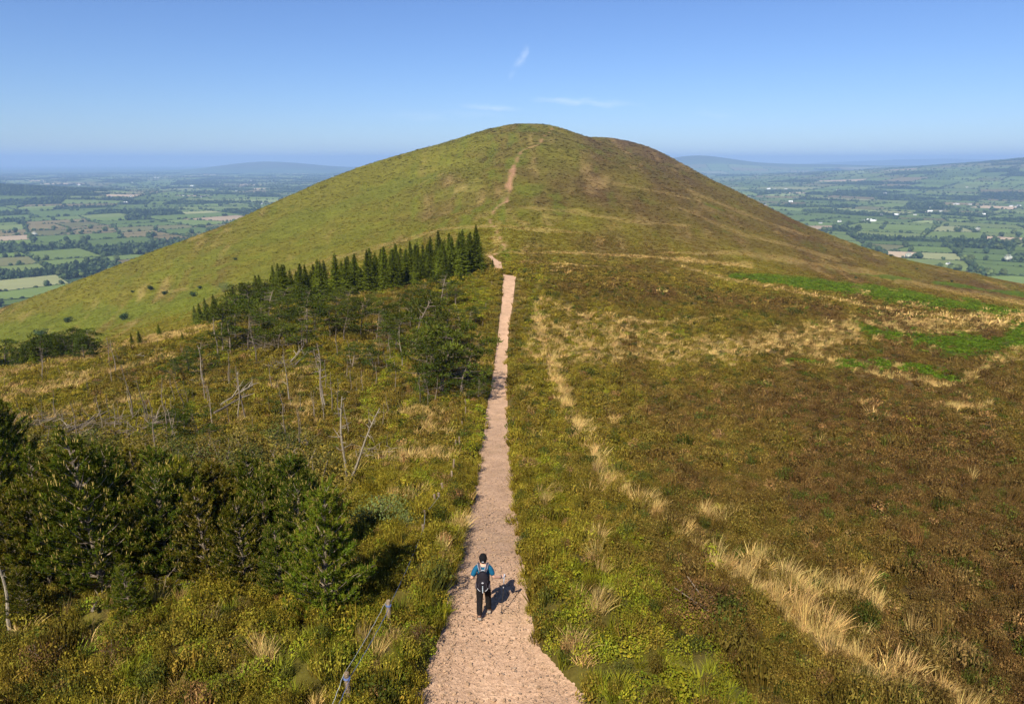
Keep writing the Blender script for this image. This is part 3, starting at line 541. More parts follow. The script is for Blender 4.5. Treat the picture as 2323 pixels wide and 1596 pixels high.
for poly in cells:
    c = poly.mean(0); Yc = c[1]
    zc_ = valley_h(poly[:, 0], poly[:, 1]); qx, qy, _ = proj(c[0], c[1], float(valley_h(c[0], c[1])))
    if qx < -250 or qx > 2570 or not seen_over_hill(qx, qy, 25): continue
    hc = float(valley_h(np.array([c[0]]), np.array([c[1]]))[0])
    rnd = random.random(); left = c[0] < 0
    onhill = left and (((c[0] + 3700) / 1100) ** 2 + ((c[1] - 4300) / 800) ** 2) < 1.0
    if onhill: ft = 'wood'
    elif not left and hc > -62: ft = 'rough' if rnd < 0.6 else 'wood'
    elif left and 2150 < Yc < 2600: ft = 'rough' if rnd < 0.75 else 'pasture'
    elif left and 1750 < Yc < 2150 : ft = 'wood' if rnd < 0.45 else ('tan' if rnd < 0.55 else 'pasture')
    else: ft = 'pasture' if rnd < (0.5 if left else 0.64) else 'pale' if rnd < (0.56 if left else 0.72) else 'wood' if rnd < 0.84 else 'rough' if rnd < 0.965 else 'tan'
    col = np.array(random.choice(FT[ft])) * random.uniform(0.85, 1.15)
    ins = c + (poly - c) * (1 - min(0.12, 5.0 / math.sqrt(max(1, np.ptp(poly[:, 0]) * np.ptp(poly[:, 1]))) * 2.2))
    # subdivide the rim so that the field follows the ground
    ring = []
    for i in range(len(ins)):
        p, q = ins[i], ins[(i + 1) % len(ins)]; k = max(1, int(np.hypot(*(q - p)) / 120))
        ring += [p + (q - p) * j / k for j in range(k)]
    ring = np.array(ring); V = np.concatenate([[c], ring]); Zf = valley_h(V[:, 0], V[:, 1]) + 1.0 + 0.0004 * V[:, 1]
    fV.append(np.column_stack([V, Zf])); fF += [(nf, nf + 1 + i, nf + 1 + (i + 1) % len(ring)) for i in range(len(ring))]; nf += len(V); fC.append(np.repeat(col[None], len(V), 0))
    if ft == 'wood':
        sp_ = 8 + 0.0022 * Yc; bb0, bb1 = poly.min(0), poly.max(0); nn = int(min(2500, np.prod(bb1 - bb0) / sp_ ** 2)); q = R.uniform(bb0, bb1, (nn, 2))
        ok = np.ones(nn, bool)
        e = np.roll(poly, -1, 0) - poly; sg = None
        cr_ = np.stack([e[i, 0] * (q[:, 1] - poly[i, 1]) - e[i, 1] * (q[:, 0] - poly[i, 0]) for i in range(len(poly))]); ok = (cr_ > 0).all(0) | (cr_ < 0).all(0)
        wood_pts.append(q[ok])
    for i in range(len(poly)):
        p, q = poly[i], poly[(i + 1) % len(poly)]; L = np.hypot(*(q - p)); step = 7 + 0.0022 * Yc; k = int(L / step)
        if k and random.random() < 0.8:
            ss = (np.arange(k) + R.uniform(0, 1, k)) / k; keep = R.uniform(0, 1, k) < random.uniform(0.55, 1.0)
            hedge_pts.append((p[None] + (q - p)[None] * ss[:, None] + R.normal(0, 2.0, (k, 2)))[keep])
M['field'] = mat('field_grass', (1, 1, 1), 0.95, 0.05, var=0.10, nscale=0.02, use_col=True)
fields = obj('fields', mesh('fields', np.concatenate(fV), np.array(fF), M['field'], False, np.concatenate(fC))); tag(fields, 'patchwork of green and tan farm fields in the valley', 'fields', kind='structure')

# ---------------------------------------------------------------- low plants of the moor
def disc(n, r, rng=R):
    a = rng.uniform(0, 2 * math.pi, n); q = r * np.sqrt(rng.uniform(0, 1, n)); return np.stack([q * np.cos(a), q * np.sin(a)], 1)
def heather_clump(nb, nl, w, ls, am=0.48):
    p = disc(nb, 0.8); r = np.hypot(p[:, 0], p[:, 1]); h = 0.35 + 0.65 * np.sqrt(np.clip(1 - r ** 2, 0, 1)) * R.uniform(0.7, 1.1, nb)
    d = np.column_stack([p * 0.55 + R.normal(0, 0.22, (nb, 2)), np.ones(nb)]); d /= np.linalg.norm(d, axis=1)[:, None]
    V1, F1 = blades(np.column_stack([p * 0.75, np.zeros(nb) - 0.1]), d, h + 0.1, w * R.uniform(0.7, 1.4, nb))
    p = disc(nl, 0.86); r = np.hypot(p[:, 0], p[:, 1]); z = (0.24 + 0.62 * np.sqrt(np.clip(1 - r ** 2, 0, 1))) * R.uniform(0.75, 1.08, nl)
    nn = np.column_stack([p * 0.9 + R.normal(0, 0.5, (nl, 2)), np.full(nl, 0.8)]); nn /= np.linalg.norm(nn, axis=1)[:, None]
    V2, F2 = leaves(np.column_stack([p, z]), nn, ls * R.uniform(0.6, 1.3, nl), ratio=0.45)
    return soup([(V1, F1, vary(nb, 3, (0.95, 0.9, 0.9), am)), (V2, F2, vary(nl, 4, (1, 1, 1), am))])
def leafy_clump(nl, ls):
    p = disc(nl, 1.0); r = np.hypot(p[:, 0], p[:, 1]); z = (0.15 + 0.8 * np.sqrt(np.clip(1 - r ** 2, 0, 1))) * R.uniform(0.55, 1.08, nl)
    nn = np.column_stack([p * 0.5 + R.normal(0, 0.55, (nl, 2)), np.full(nl, 0.9)]); nn /= np.linalg.norm(nn, axis=1)[:, None]
    V, F = leaves(np.column_stack([p, z]), nn, ls * R.uniform(0.6, 1.3, nl), ratio=0.62)
    return soup([(V, F, vary(nl, 4, (1, 1, 1), 0.34, hue=0.14))])
def grass_tuft(n, w, seg, bend, spread=0.5, lean=(0, 0)):
    p = disc(n, 0.35); d = np.column_stack([p * spread * 2.2 + R.normal(0, 0.22, (n, 2)), np.ones(n)]); d /= np.linalg.norm(d, axis=1)[:, None]
    V, F = blades(np.column_stack([p, np.zeros(n) - 0.05]), d, R.uniform(0.55, 1.15, n), w, seg=seg, bend=bend, lean=np.array(lean)); k = len(V) // n
    return soup([(V, F, vary(n, k, (1, 1, 1), 0.3))])
def srcs(name, makers):
    res = []
    for i, f in enumerate(makers):
        V, F, C = f(); res.append(mesh('%s_%d' % (name, i), V, F, M['cover'], False, C))
    return res
H_src = srcs('heather', [lambda: heather_clump(90, 130, 0.08, 0.15)] * 3 + [lambda: heather_clump(40, 55, 0.14, 0.25)] * 3 + [lambda: heather_clump(16, 22, 0.26, 0.44, 0.2)] * 3)
L_src = srcs('bilberry', [lambda: leafy_clump(210, 0.17)] * 3 + [lambda: leafy_clump(70, 0.30)] * 3 + [lambda: leafy_clump(26, 0.52)] * 3)
G_src = srcs('grass', [lambda: grass_tuft(60, 0.055, 2, 0.35)] * 3 + [lambda: grass_tuft(26, 0.11, 2, 0.3)] * 3 + [lambda: grass_tuft(14, 0.24, 1, 0)] * 3)
S_src = srcs('straw', [lambda: grass_tuft(70, 0.030, 3, 0.42, 0.55, (0.5, 0.1))] * 3 + [lambda: grass_tuft(34, 0.07, 2, 0.42, 0.55, (0.5, 0.1))] * 3 + [lambda: grass_tuft(16, 0.20, 2, 0.3, 0.6, (0.4, 0))] * 3)

vis = ppy <= np.minimum.accumulate(ppy, 0) + 22
U0, U1, V0, V1_ = -1.12, 1.12, math.log(9.0), math.log(1000)
# denser where the ground is near: plants per square metre fall as the plants drawn get larger
def rad(Y): return 0.20 + 0.0030 * Y
tot = 0; Us, Vs = [], []
edges = np.linspace(V0, V1_, 60)
for a_, b_ in zip(edges[:-1], edges[1:]):
    Ym = math.exp((a_ + b_) / 2); cov = 0.62 if Ym > 45 else 0.85
    n = int(cov * Ym * Ym / rad(Ym) ** 2 * (U1 - U0) * (b_ - a_)); Us.append(R.uniform(U0, U1, n)); Vs.append(R.uniform(a_, b_, n))
us, vs = np.concatenate(Us), np.concatenate(Vs); Ys = np.exp(vs); Xs = us * Ys
iu = np.clip(((us - U[0]) / (U[1] - U[0])).round().astype(int), 0, NU - 1); iv = np.clip(((vs - VV[0]) / (VV[1] - VV[0])).round().astype(int), 0, NVV - 1)
ok = vis[iv, iu]; ok &= (ppx[iv, iu] > -260) & (ppx[iv, iu] < 2580)
po, _ = path_out(Xs, Ys); ok &= po > rad(Ys) * np.where(Ys > 38, 0.6, 0.25)
Xs, Ys = Xs[ok], Ys[ok]; Zs = height(Xs, Ys); zz = zones(Xs, Ys, bil(ZB, Xs, Ys)); ok = (zz['soil'] < 0.2) & (R.uniform(0, 1, len(Xs)) > 0.38 * sstep(170, 330, Ys))
Xs, Ys, Zs = Xs[ok], Ys[ok], Zs[ok]; zz = {k: v[ok] for k, v in zz.items()}
n = len(Xs); rr = R.uniform(0, 1, n); r2_ = R.uniform(0, 1, n)
fa = sstep(120, 260, Ys); pst = zz['straw'] * 0.9 * (1 - fa) + fa * sstep(0.35, 0.75, zz['straw']) * 0.9; pgr = zz['green'] * (1 - fa) + fa * sstep(0.25, 0.6, zz['green'])
is_straw = rr < pst; is_green = ~is_straw & (rr < pst + pgr * (1 - pst) * 0.95)
deepgreen = (zz['px'] > 1560) & (zz['py'] < 900)
is_grass = is_green & (r2_ < np.where(deepgreen, 0.15, np.where((zz['px'] < 1161) & (Ys < 30), 0.6, 0.45)))
is_leafy = (is_green & ~is_grass) | (~is_straw & ~is_green & (r2_ < 0.16)); is_heath = ~(is_straw | is_grass | is_leafy)
lod = np.where(Ys < 34, 0, np.where(Ys < 120, 1, 2)); kind_i = lod * 3 + R.integers(0, 3, n)
T_ = {k: np.array(v) for k, v in TINT.items()}
lime = np.where(deepgreen, 0.0, np.where(Ys < 160, R.uniform(0.35, 1.0, n) * np.where((zz['px'] < 1000) & (Ys < 32), 0.55, 1), R.uniform(0.0, 0.4, n) * (zz['px'] < 1250)))[:, None]
gcol = np.where(deepgreen[:, None], T_['green'], T_['leaf']) * (1 - lime) + T_['lime'] * lime
bcol = T_['olive'] * (1 - zz['brown'][:, None]) + T_['brown'] * zz['brown'][:, None]
bcol = np.where((R.uniform(0, 1, n) < 0.12 * (1 - fa))[:, None], T_['dark'], bcol)
bcol = np.where((R.uniform(0, 1, n) < 0.035 * (Ys < 90))[:, None], np.array((0.23, 0.14, 0.055)), bcol)
tcol = np.where(is_straw[:, None], T_['straw'], np.where(is_green[:, None], gcol, bcol)); tsm = zone_colour(zz, Ys) * 1.05; tcol = tcol * (1 - 0.8 * fa[:, None]) + tsm * 0.8 * fa[:, None]; tcol = tcol * (1 + R.uniform(-0.40, 0.38, (n, 1)) * (1 - 0.7 * fa[:, None])) * R.uniform(0.94, 1.06, (n, 3))
sc_ = rad(Ys) * R.uniform(0.75, 1.45, n) * (1 - 0.30 * fa); hz = (0.40 + 0.0004 * np.minimum(Ys, 500)) * R.uniform(0.55, 1.6, n) * np.where(Ys > 250, 0.38, np.where(Ys > 160, 0.65, 1))
bigc = R.uniform(0, 1, n) < 0.09; sc_ = np.where(bigc, sc_ * 1.6, sc_); hz = np.where(bigc & is_heath, hz * 1.7, hz)
rot = np.stack([R.normal(0, 0.12, n), R.normal(0, 0.12, n), R.uniform(0, 6.283, n)], 1)
def put(name, sel, src, label, cat, xy=1.0, zf=1.0, rz=None, sink=0.05):
    ro = rot[sel].copy()
    if rz is not None: ro[:, 2] = R.normal(0, rz, sel.sum())
    scatter(name, np.stack([Xs, Ys, Zs - sink], 1)[sel], ro, np.stack([sc_ * xy, sc_ * xy, hz * zf], 1)[sel], kind_i[sel], tcol[sel], src, label, cat)
put('heather', is_heath, H_src, 'brown and olive heather covering the moor and hill', 'heather')
put('bilberry', is_leafy, L_src, 'fresh green bilberry leaves between the heather', 'bilberry', 1.0, 0.85)
put('green_grass', is_grass, G_src, 'tufted yellow green grass along the verges and slopes', 'grass', 1.15, 1.15)
put('dry_grass', is_straw, S_src, 'pale straw coloured dry moor grass in tufts and bands', 'grass', 1.35, 1.75, rz=0.6)

# loose stones on the path
def stone(seed):
    rng = np.random.default_rng(seed); bm = bmesh.new(); bmesh.ops.create_icosphere(bm, subdivisions=1, radius=1)
    for v in bm.verts: v.co = Vector((v.co.x * 1.2, v.co.y * 0.85, v.co.z * 0.55)) * rng.uniform(0.75, 1.2)
    me = bpy.data.meshes.new('stone_%d' % seed); bm.to_mesh(me); bm.free(); a = me.attributes.new('col', 'FLOAT_COLOR', 'POINT'); a.data.foreach_set('color', np.ones(len(me.vertices) * 4, np.float32)); me.materials.append(M['cover']); return me
n = 13000; ys_ = np.exp(R.uniform(math.log(9), math.log(60), n)); l, r = path_edges(ys_); w_ = R.uniform(0, 1, n); w_ = np.where(R.uniform(0, 1, n) < 0.35, np.where(w_ < .5, w_ * 0.3, 1 - (1 - w_) * 0.3), w_); xs_ = l + (r - l) * w_
zs_ = base_tps(xs_ / ys_, np.log(ys_)) * ys_ + 0.02
sz = (0.007 + 0.020 * R.uniform(0, 1, n) ** 4) * (1 + ys_ / 60) * np.where((ys_ < 13.5) & (R.uniform(0, 1, n) < 0.15), 1.9, 1)
tc_ = np.where((R.uniform(0, 1, n) < 0.25)[:, None], np.array((0.27, 0.20, 0.16)), np.array((0.42, 0.285, 0.195))) * R.uniform(0.7, 1.2, (n, 1))
scatter('path_stones', np.stack([xs_, ys_, zs_], 1), R.uniform(-0.4, 0.4, (n, 3)) + np.stack([0 * xs_, 0 * xs_, R.uniform(0, 6.28, n)], 1), np.repeat(sz[:, None], 3, 1), R.integers(0, 5, n), tc_, [stone(i) for i in range(5)], 'loose small tan stones strewn over the path', 'stones')

# ---------------------------------------------------------------- trees
def plant(name, parts, loc, rz, sc, label, cat, group=None, tilt=(0, 0), zsc=1.0):
    e = empty(name, loc, rz, sc); e.rotation_euler = (tilt[0], tilt[1], rz); e.scale = (sc, sc, sc * zsc); tag(e, label, cat, group)
    for p in parts:
        o = obj(p[0], p[1], e)
        if len(p) > 2: o['kind'] = p[2]
    return e
def make_pine(seed, H=4.0, slim=0.40, dens=1.45, ncol=(0.070, 0.105, 0.015)):
    rng = np.random.default_rng(seed); tr = MB(); sh_p, sh_d, cand = [], [], []
    bend = rng.normal(0, 0.05, 2)
    tp = [(bend[0] * (k / 8) ** 2 * H, bend[1] * (k / 8) ** 2 * H, -0.2 + (H + 0.1) * k / 8) for k in range(9)]; tr.tube(tp, [0.075 * (1 - 0.85 * k / 8) * H / 4 + 0.008 for k in range(9)], 7)
    z = 0.06 * H
    while z < 0.96 * H:
        f = z / H; nb = 6 if f < 0.8 else 4; a0 = rng.uniform(0, 6.28)
        for b in range(nb):
            az = a0 + 6.283 * b / nb + rng.normal(0, 0.25); L = (slim * H * (1 - f) ** 0.72 * min(1, 0.62 + f * 1.6) + 0.14) * rng.uniform(0.75, 1.15); el = math.radians(rng.uniform(8, 28) + 25 * f)
            o = np.array([bend[0] * f * f * H, bend[1] * f * f * H, z + rng.normal(0, 0.05)]); ho = np.array([math.cos(az), math.sin(az), 0]); pts = []
            for s in np.linspace(0, 1, 5): pts.append(o + ho * L * s * math.cos(el) + np.array([0, 0, L * (math.sin(el) * s + 0.22 * s * s)]))
            tr.tube(pts, [0.022, 0.018, 0.014, 0.010, 0.006], 4, cap=False)
            sd = np.array([-ho[1], ho[0], 0]); k = int((L / 0.125 + 2) * dens)
            for j in range(k):
                s = 0.25 + 0.75 * (j + rng.uniform(0, 1)) / k; i = min(3, int(s * 4)); p = pts[i] + (pts[i + 1] - pts[i]) * (s * 4 - i)
                p = p + sd * rng.uniform(-1, 1) * (0.34 * L * (1.15 - s) + 0.05) + np.array([0, 0, rng.uniform(-0.06, 0.10)])
                d = np.array([0, 0, 0.85]) + ho * rng.uniform(0.1, 0.9) + sd * rng.normal(0, 0.35) + rng.normal(0, 0.15, 3); sh_p.append(p); sh_d.append(d / np.linalg.norm(d))
                if rng.uniform() < 0.18 + 0.30 * s: cand.append((p, d / np.linalg.norm(d)))
        z += 0.27 * H / 4 * rng.uniform(0.8, 1.15)
    sh_p.append(np.array(tp[-1])); sh_d.append(np.array([0, 0, 1.0])); cand.append((sh_p[-1], sh_d[-1]))
    P = np.array(sh_p); D = np.array(sh_d); ns = len(P); nn = 26; ax = np.repeat(D, nn, 0); ln = np.repeat(rng.uniform(0.14, 0.24, ns), nn); tt = np.tile(np.linspace(0, 1, nn), ns)
    rd = rng.normal(size=(ns * nn, 3)); rd -= (rd * ax).sum(1)[:, None] * ax; rd /= np.linalg.norm(rd, axis=1)[:, None]
    base = np.repeat(P, nn, 0) + ax * (ln * tt)[:, None]; d = ax * 0.75 + rd * (1.05 - 0.6 * tt)[:, None]; d /= np.linalg.norm(d, axis=1)[:, None]
    V, F = blades(base, d, rng.uniform(0.09, 0.14, ns * nn), 0.023, rng)
    c = np.repeat(np.array(ncol)[None] * rng.uniform(0.7, 1.35, (ns, 1)) * (1 + np.stack([rng.uniform(-0.1, 0.35, ns), 0 * P[:, 0], rng.uniform(-0.2, 0.2, ns)], 1)), nn * 3, 0)
    cb = MB()
    for p, dd in cand:
        for q in range(rng.integers(1, 4)):
            up = np.array([0, 0, 1.0]) + dd * 0.3 + rng.normal(0, 0.12, 3); up /= np.linalg.norm(up); b0 = p + dd * 0.17 + rng.normal(0, 0.03, 3); h = rng.uniform(0.05, 0.12)
            cb.tube([b0, b0 + up * h * 0.6, b0 + up * h], [0.010, 0.009, 0.003], 4, np.array((0.30, 0.22, 0.07)) * rng.uniform(0.75, 1.2), cap=False)
    return [('trunk', tr.mesh('pine_trunk', M['bark'])), ('crown', mesh('pine_crown', V, F, M['needle'], False, c)), ('candle_shoots', cb.mesh('pine_candles', M['needle']), 'stuff')]
def make_spruce(seed, H=8.0, wide=0.24, bare=0.05):
    rng = np.random.default_rng(seed); tr = MB(); tr.tube([(0, 0, -0.3), (0, 0, H * 0.5), (0, 0, H * 0.98)], [0.14, 0.08, 0.015], 6)
    B, D, L_, W, C = [], [], [], [], []; z = H * (bare + 0.02)
    while z < H * 0.985:
        f = z / H; nb = 10 if f < 0.7 else 7; a0 = rng.uniform(0, 6.28); tone = rng.uniform(0.75, 1.25)
        for b in range(nb):
            az = a0 + 6.283 * b / nb + rng.normal(0, 0.2); Lb = (wide * H * (1 - f) ** 1.0 * min(1, 0.75 + 1.5 * f) + 0.06) * rng.uniform(0.7, 1.2); el = math.radians(-18 + 50 * f + rng.normal(0, 8))
            h = np.array([math.cos(az), math.sin(az), 0]); sd = np.array([-h[1], h[0], 0]); ax = h * math.cos(el) + np.array([0, 0, math.sin(el)])
            for s in np.linspace(0.12, 1, 6):
                p = np.array([0, 0, z]) + ax * Lb * s + np.array([0, 0, 0.10 * Lb * s * s])
                for q in (-1, 1):
                    dd = ax * 0.8 + sd * q * 0.75 + np.array([0, 0, -0.25 + rng.normal(0, 0.15)]); B.append(p); D.append(dd / np.linalg.norm(dd)); L_.append((0.30 * Lb * (1.1 - s) + 0.08 + 0.16 * (1 - f)) * rng.uniform(0.8, 1.3)); W.append(0.16); C.append(tone * rng.uniform(0.75, 1.3))
        z += 0.27 * rng.uniform(0.85, 1.2) * (1.25 - 0.5 * f)
    B.append(np.array([0, 0, H * 0.93])); D.append(np.array([0, 0, 1.0])); L_.append(H * 0.09); W.append(0.08); C.append(1.1)
    V, F = blades(np.array(B), np.array(D), np.array(L_), np.array(W), rng); c = np.repeat(np.array((0.080, 0.098, 0.010))[None] * np.array(C)[:, None], 3, 0)
    return [('trunk', tr.mesh('spruce_trunk', M['bark'])), ('crown', mesh('spruce_crown', V, F, M['needle'], False, c))]
def make_windpine(seed, H=5.0, bare=0.4, spread=0.42, flat=0.45, nclump=16, col=(0.054, 0.064, 0.009)):
    rng = np.random.default_rng(seed); tr = MB(); lean = rng.normal(0.10, 0.10) * H; ly = rng.normal(0, 0.06) * H
    pt = lambda f: np.array([lean * f ** 1.6 + 0.05 * math.sin(f * 7 + seed), ly * f ** 1.5, H * 0.86 * f])
    tr.tube([pt(k / 7) - np.array([0, 0, 0.25 if k == 0 else 0]) for k in range(8)], [0.085 * (1 - 0.8 * k / 7) + 0.012 for k in range(8)], 6)
    Vs_ = []
    for k in range(nclump):
        f = bare + (1 - bare) * (k + rng.uniform(0, 1)) / nclump; o = pt(min(f, 1)); az = rng.uniform(0, 6.28); Lc = spread * H * (0.35 + 0.9 * rng.uniform(0, 1)) * (1.15 - 0.75 * max(0, (f - bare) / (1 - bare)) ** 1.5)
        e = o + np.array([math.cos(az) * Lc + 0.10 * Lc, math.sin(az) * Lc, 0.22 * Lc + rng.normal(0, 0.1)]); mid = (o + e) / 2 + np.array([0, 0, -0.06 * Lc]); tr.tube([o, mid, e], [0.028, 0.02, 0.008], 4, cap=False)
        rc = rng.uniform(0.48, 0.80) * H / 5; n = 100; q = rand_dirs(n, 0.25, rng); r_ = rc * rng.uniform(0.55, 1.0, n)[:, None]; P = e + q * r_ * np.array([1.25, 1.1, flat])
        V, F = blades(P - q * 0.05, rand_dirs(n, 0.55, rng) * 0.6 + q * 0.6, rng.uniform(0.16, 0.34, n), 0.10, rng); Vs_.append((V, F, vary(n, 3, np.array(col) * rng.uniform(0.75, 1.25), 0.3, rng)))
    V, F, C = soup(Vs_)
    return [('trunk', tr.mesh('pine_trunk', M['bark'])), ('crown', mesh('pine_crown', V, F, M['needle'], False, C))]
def make_bush(seed, col, n=420, size=0.10, flat=0.75, lumps=7, stems=True):
    rng = np.random.default_rng(seed); Vs_ = []
    for k in range(lumps):
        c = np.array([*rng.uniform(-0.5, 0.5, 2), rng.uniform(0.25, 0.6)]) if k else np.array([0, 0, 0.45]); q = rand_dirs(n // lumps, 0.2, rng); rc = rng.uniform(0.28, 0.5)
        P = c + q * rc * rng.uniform(0.6, 1.0, (len(q), 1)) * np.array([1, 1, flat]); nn = q + rng.normal(0, 0.5, q.shape); nn /= np.linalg.norm(nn, axis=1)[:, None]
        V, F = leaves(P, nn, size * rng.uniform(0.6, 1.4, len(q)), rng); Vs_.append((V, F, vary(len(q), 4, np.array(col) * rng.uniform(0.8, 1.2), 0.3, rng)))
    V, F, C = soup(Vs_); tr = MB()
    for k in range(6): tr.tube([(0, 0, -0.15), tuple(rng.uniform(-0.25, 0.25, 2)) + (0.3,), tuple(rng.uniform(-0.5, 0.5, 2)) + (0.65,)], [0.02, 0.014, 0.006], 4, cap=False)
    return [('stems', tr.mesh('bush_stems', M['bark'])), ('foliage', mesh('bush_foliage', V, F, M['leaf'], False, C))]
def make_snag(seed, H=3.5, nbr=6, mt='dead', bend=0.12, r0=0.054):
    """dead standing trunk and its broken branches, each branch a piece of its own"""
    rng = np.random.default_rng(seed); bx, by = rng.normal(0, bend, 2); ph = rng.uniform(0, 6)
    pt = lambda f: np.array([bx * f * f * H + 0.016 * H * math.sin(5 * f + ph), by * f * f * H + 0.02 * H * math.sin(7 * f + ph), H * f]); k0 = 8
    tr = MB(); tr.tube([pt(k / k0) - np.array([0, 0, 0.3 if k == 0 else 0]) for k in range(k0 + 1)], [r0 * (1 - 0.72 * k / k0) * rng.uniform(0.9, 1.1) for k in range(k0 + 1)], 6)
    parts = [('trunk', tr.mesh('snag_trunk', M[mt]))]
    for k in range(nbr):
        f = rng.uniform(0.3, 0.97); o = pt(f); az = rng.uniform(0, 6.28); L = H * rng.uniform(0.05, 0.20) * (1.25 - f); b = MB(); u = rng.uniform(0.0, 0.6)
        d = np.array([math.cos(az), math.sin(az), u]); e1 = o + d * L * 0.55; e2 = o + d * L + np.array([0, 0, rng.uniform(-0.1, 0.35) * L]) + rng.normal(0, 0.06, 3) * L
        b.tube([o, e1, e2], [0.022, 0.016, 0.006], 4)
        for q in range(2):
            s_ = e1 + (e2 - e1) * rng.uniform(0, 0.8); w_ = rng.normal(0, 0.5, 3) * L * 0.5 + d * L * 0.25; b.tube([s_, s_ + w_], [0.011, 0.004], 3, cap=False)
        parts.append(('branch', b.mesh('snag_branch', M[mt])))
    return parts
def make_log(seed, L=3.0, nbr=6, mt='deadpale', r0=0.09):
    rng = np.random.default_rng(seed); tr = MB(); tr.tube([(L * k / 6, 0.014 * L * math.sin(k + seed), 0.10 + 0.01 * math.sin(2 * k)) for k in range(7)], [r0 * (1 - 0.6 * k / 6) for k in range(7)], 7); parts = [('trunk', tr.mesh('log_trunk', M[mt]))]
    for k in range(nbr):
        s = L * rng.uniform(0.3, 0.98); d = np.array([0.5, rng.normal(0, 0.7), rng.uniform(0.1, 0.9)]); l_ = L * rng.uniform(0.1, 0.28); b = MB(); o = np.array([s, 0, 0.1])
        b.tube([o, o + d * l_ * 0.6, o + d * l_ + rng.normal(0, 0.1, 3) * l_], [0.026, 0.018, 0.006], 4); parts.append(('branch', b.mesh('log_branch', M[mt])))
    return parts

# the spruce plantation below the hill
SPR = [make_spruce(100 + i, 8.0, 0.25 + 0.03 * (i % 3)) for i in range(5)]; ns = 0
for gx in np.arange(-75, -2, 2.9):
    for gy in np.arange(100, 182, 3.1):
        x, y = gx + R.uniform(-1.2, 1.2), gy + R.uniform(-1.2, 1.2); px, py, d = proj(x, y, float(height(x, y)))
        front = np.interp(px, [460, 560, 640, 780, 850, 1000, 1100], [138, 130, 121, 121, 121, 119, 124])
        if 455 < px < 1092 and y > front and y < front + np.interp(px, [455, 700, 1090], [22, 34, 40]):
            h = R.uniform(5.4, 9.6) * np.interp(px, [455, 600, 1090], [0.85, 1.0, 1.0]) * (1.05 if y > front + 15 else 0.9); sz_ = 'tall' if h > 8.2 else 'short' if h < 6.8 else 'middling'; far_ = 'deep' if y > front + 5 else 'front'
            plant('spruce_tree', SPR[ns % 5], (x, y, float(height(x, y)) - 0.1), R.uniform(0, 6.28), h / 8.0, (sz_ + ' dark green spruce packed in the plantation at the foot of the hill') if far_ == 'deep' else (sz_ + ' spruce on the open front edge of the plantation below the hill'), 'spruce tree', sz_ + (' plantation spruces' if far_ == 'deep' else ' front edge spruces')); ns += 1
WB_ = [make_windpine(245 + i, 5.0, 0.05, 0.42, 0.55, 26, (0.044, 0.060, 0.009)) for i in range(2)]
for k in range(46):
    px = R.uniform(-40, 215); d = R.uniform(95, 110); yc = np.interp(px, [-40, 0, 150, 215], [858, 847, 812, 800]) ; X, Y, Z = unproj(px, yc, d); z = float(height(X, Y)); h = R.uniform(2.6, 4.6) + max(0, Z - z) * 0.8
    bs = k % 3 == 0; plant('spruce_tree' if bs else 'pine_tree', SPR[k % 5] if bs else WB_[k % 2], (X, Y, z - 0.1), R.uniform(0, 6.28), h / (8.0 if bs else 4.6), 'dark pointed spruce in the clump sunk behind the straw covered crest' if bs else 'dark bushy pine in the clump sunk behind the straw covered crest', 'spruce tree' if bs else 'pine tree', 'spruces behind the crest' if bs else 'pines behind the crest')
for px, py, hp in ((318, 783, 36), (300, 782, 28), (362, 764, 30), (415, 775, 24), (640, 690, 60), (668, 692, 50), (1118, 612, 26), (445, 742, 50), (470, 736, 62), (490, 732, 66), (1045, 640, 30)):
    p, d = ground_at(px, py); plant('spruce_tree', SPR[int(px) % 5], p, R.uniform(0, 6.28), hp * d / 1549 / 8, 'young spruce standing apart on the open moor edge', 'spruce tree', 'young spruces')

# wind shaped pines between the plantation and the dead trees
WP = [make_windpine(200 + i, 5.0, 0.25 + 0.3 * (i % 3) / 2, 0.36 + 0.1 * (i % 2), 0.40, 15 + i) for i in range(6)]
WB = [make_windpine(230 + i, 5.0, 0.08, 0.62, 0.38, 24, (0.044, 0.060, 0.009)) for i in range(3)]
for i, (px, py, hp) in enumerate([(540, 770, 90), (580, 765, 100), (620, 775, 90), (660, 785, 90), (700, 780, 100), (560, 715, 66), (600, 708, 74), (640, 712, 80), (690, 725, 80), (740, 765, 90), (780, 775, 86), (820, 765, 86), (860, 775, 90), (900, 790, 96), (940, 800, 120), (880, 735, 72), (930, 745, 84), (980, 765, 100), (1010, 800, 105), (960, 692, 60), (1000, 686, 58), (1035, 692, 48), (1060, 742, 46), (1078, 735, 40), (735, 710, 60), (785, 712, 60), (830, 725, 56), (520, 740, 70), (520, 800, 70), (1000, 890, 140), (970, 880, 120), (1035, 880, 110), (610, 735, 80), (660, 745, 80), (710, 750, 84), (760, 735, 74), (560, 790, 80), (600, 795, 70), (640, 800, 70), (690, 805, 74)]):
    p, d = ground_at(px + R.normal(0, 4), py); plant('pine_tree', WP[i % 6] if i % 4 else WB[i % 3], p, R.uniform(-0.7, 0.7), hp * R.uniform(0.8, 1.25) * d / 1549 / 5 * 1.02, (('broad spreading' if i % 4 == 0 else 'bare stemmed' if i % 3 == 2 else 'narrow bushy') + ' dark pine in the thinned wood above the dead trunks') if py < 830 else 'broad dark pine beside the path at the edge of the thinned wood', 'pine tree', ('broad' if i % 4 == 0 else 'bare' if i % 3 == 2 else 'narrow') + ' wood pines' if py < 830 else 'pines beside the path')
DP = [make_windpine(266 + i, 5.0, 0.18, 0.46, 0.30, 19, (0.048, 0.062, 0.009)) for i in range(2)]
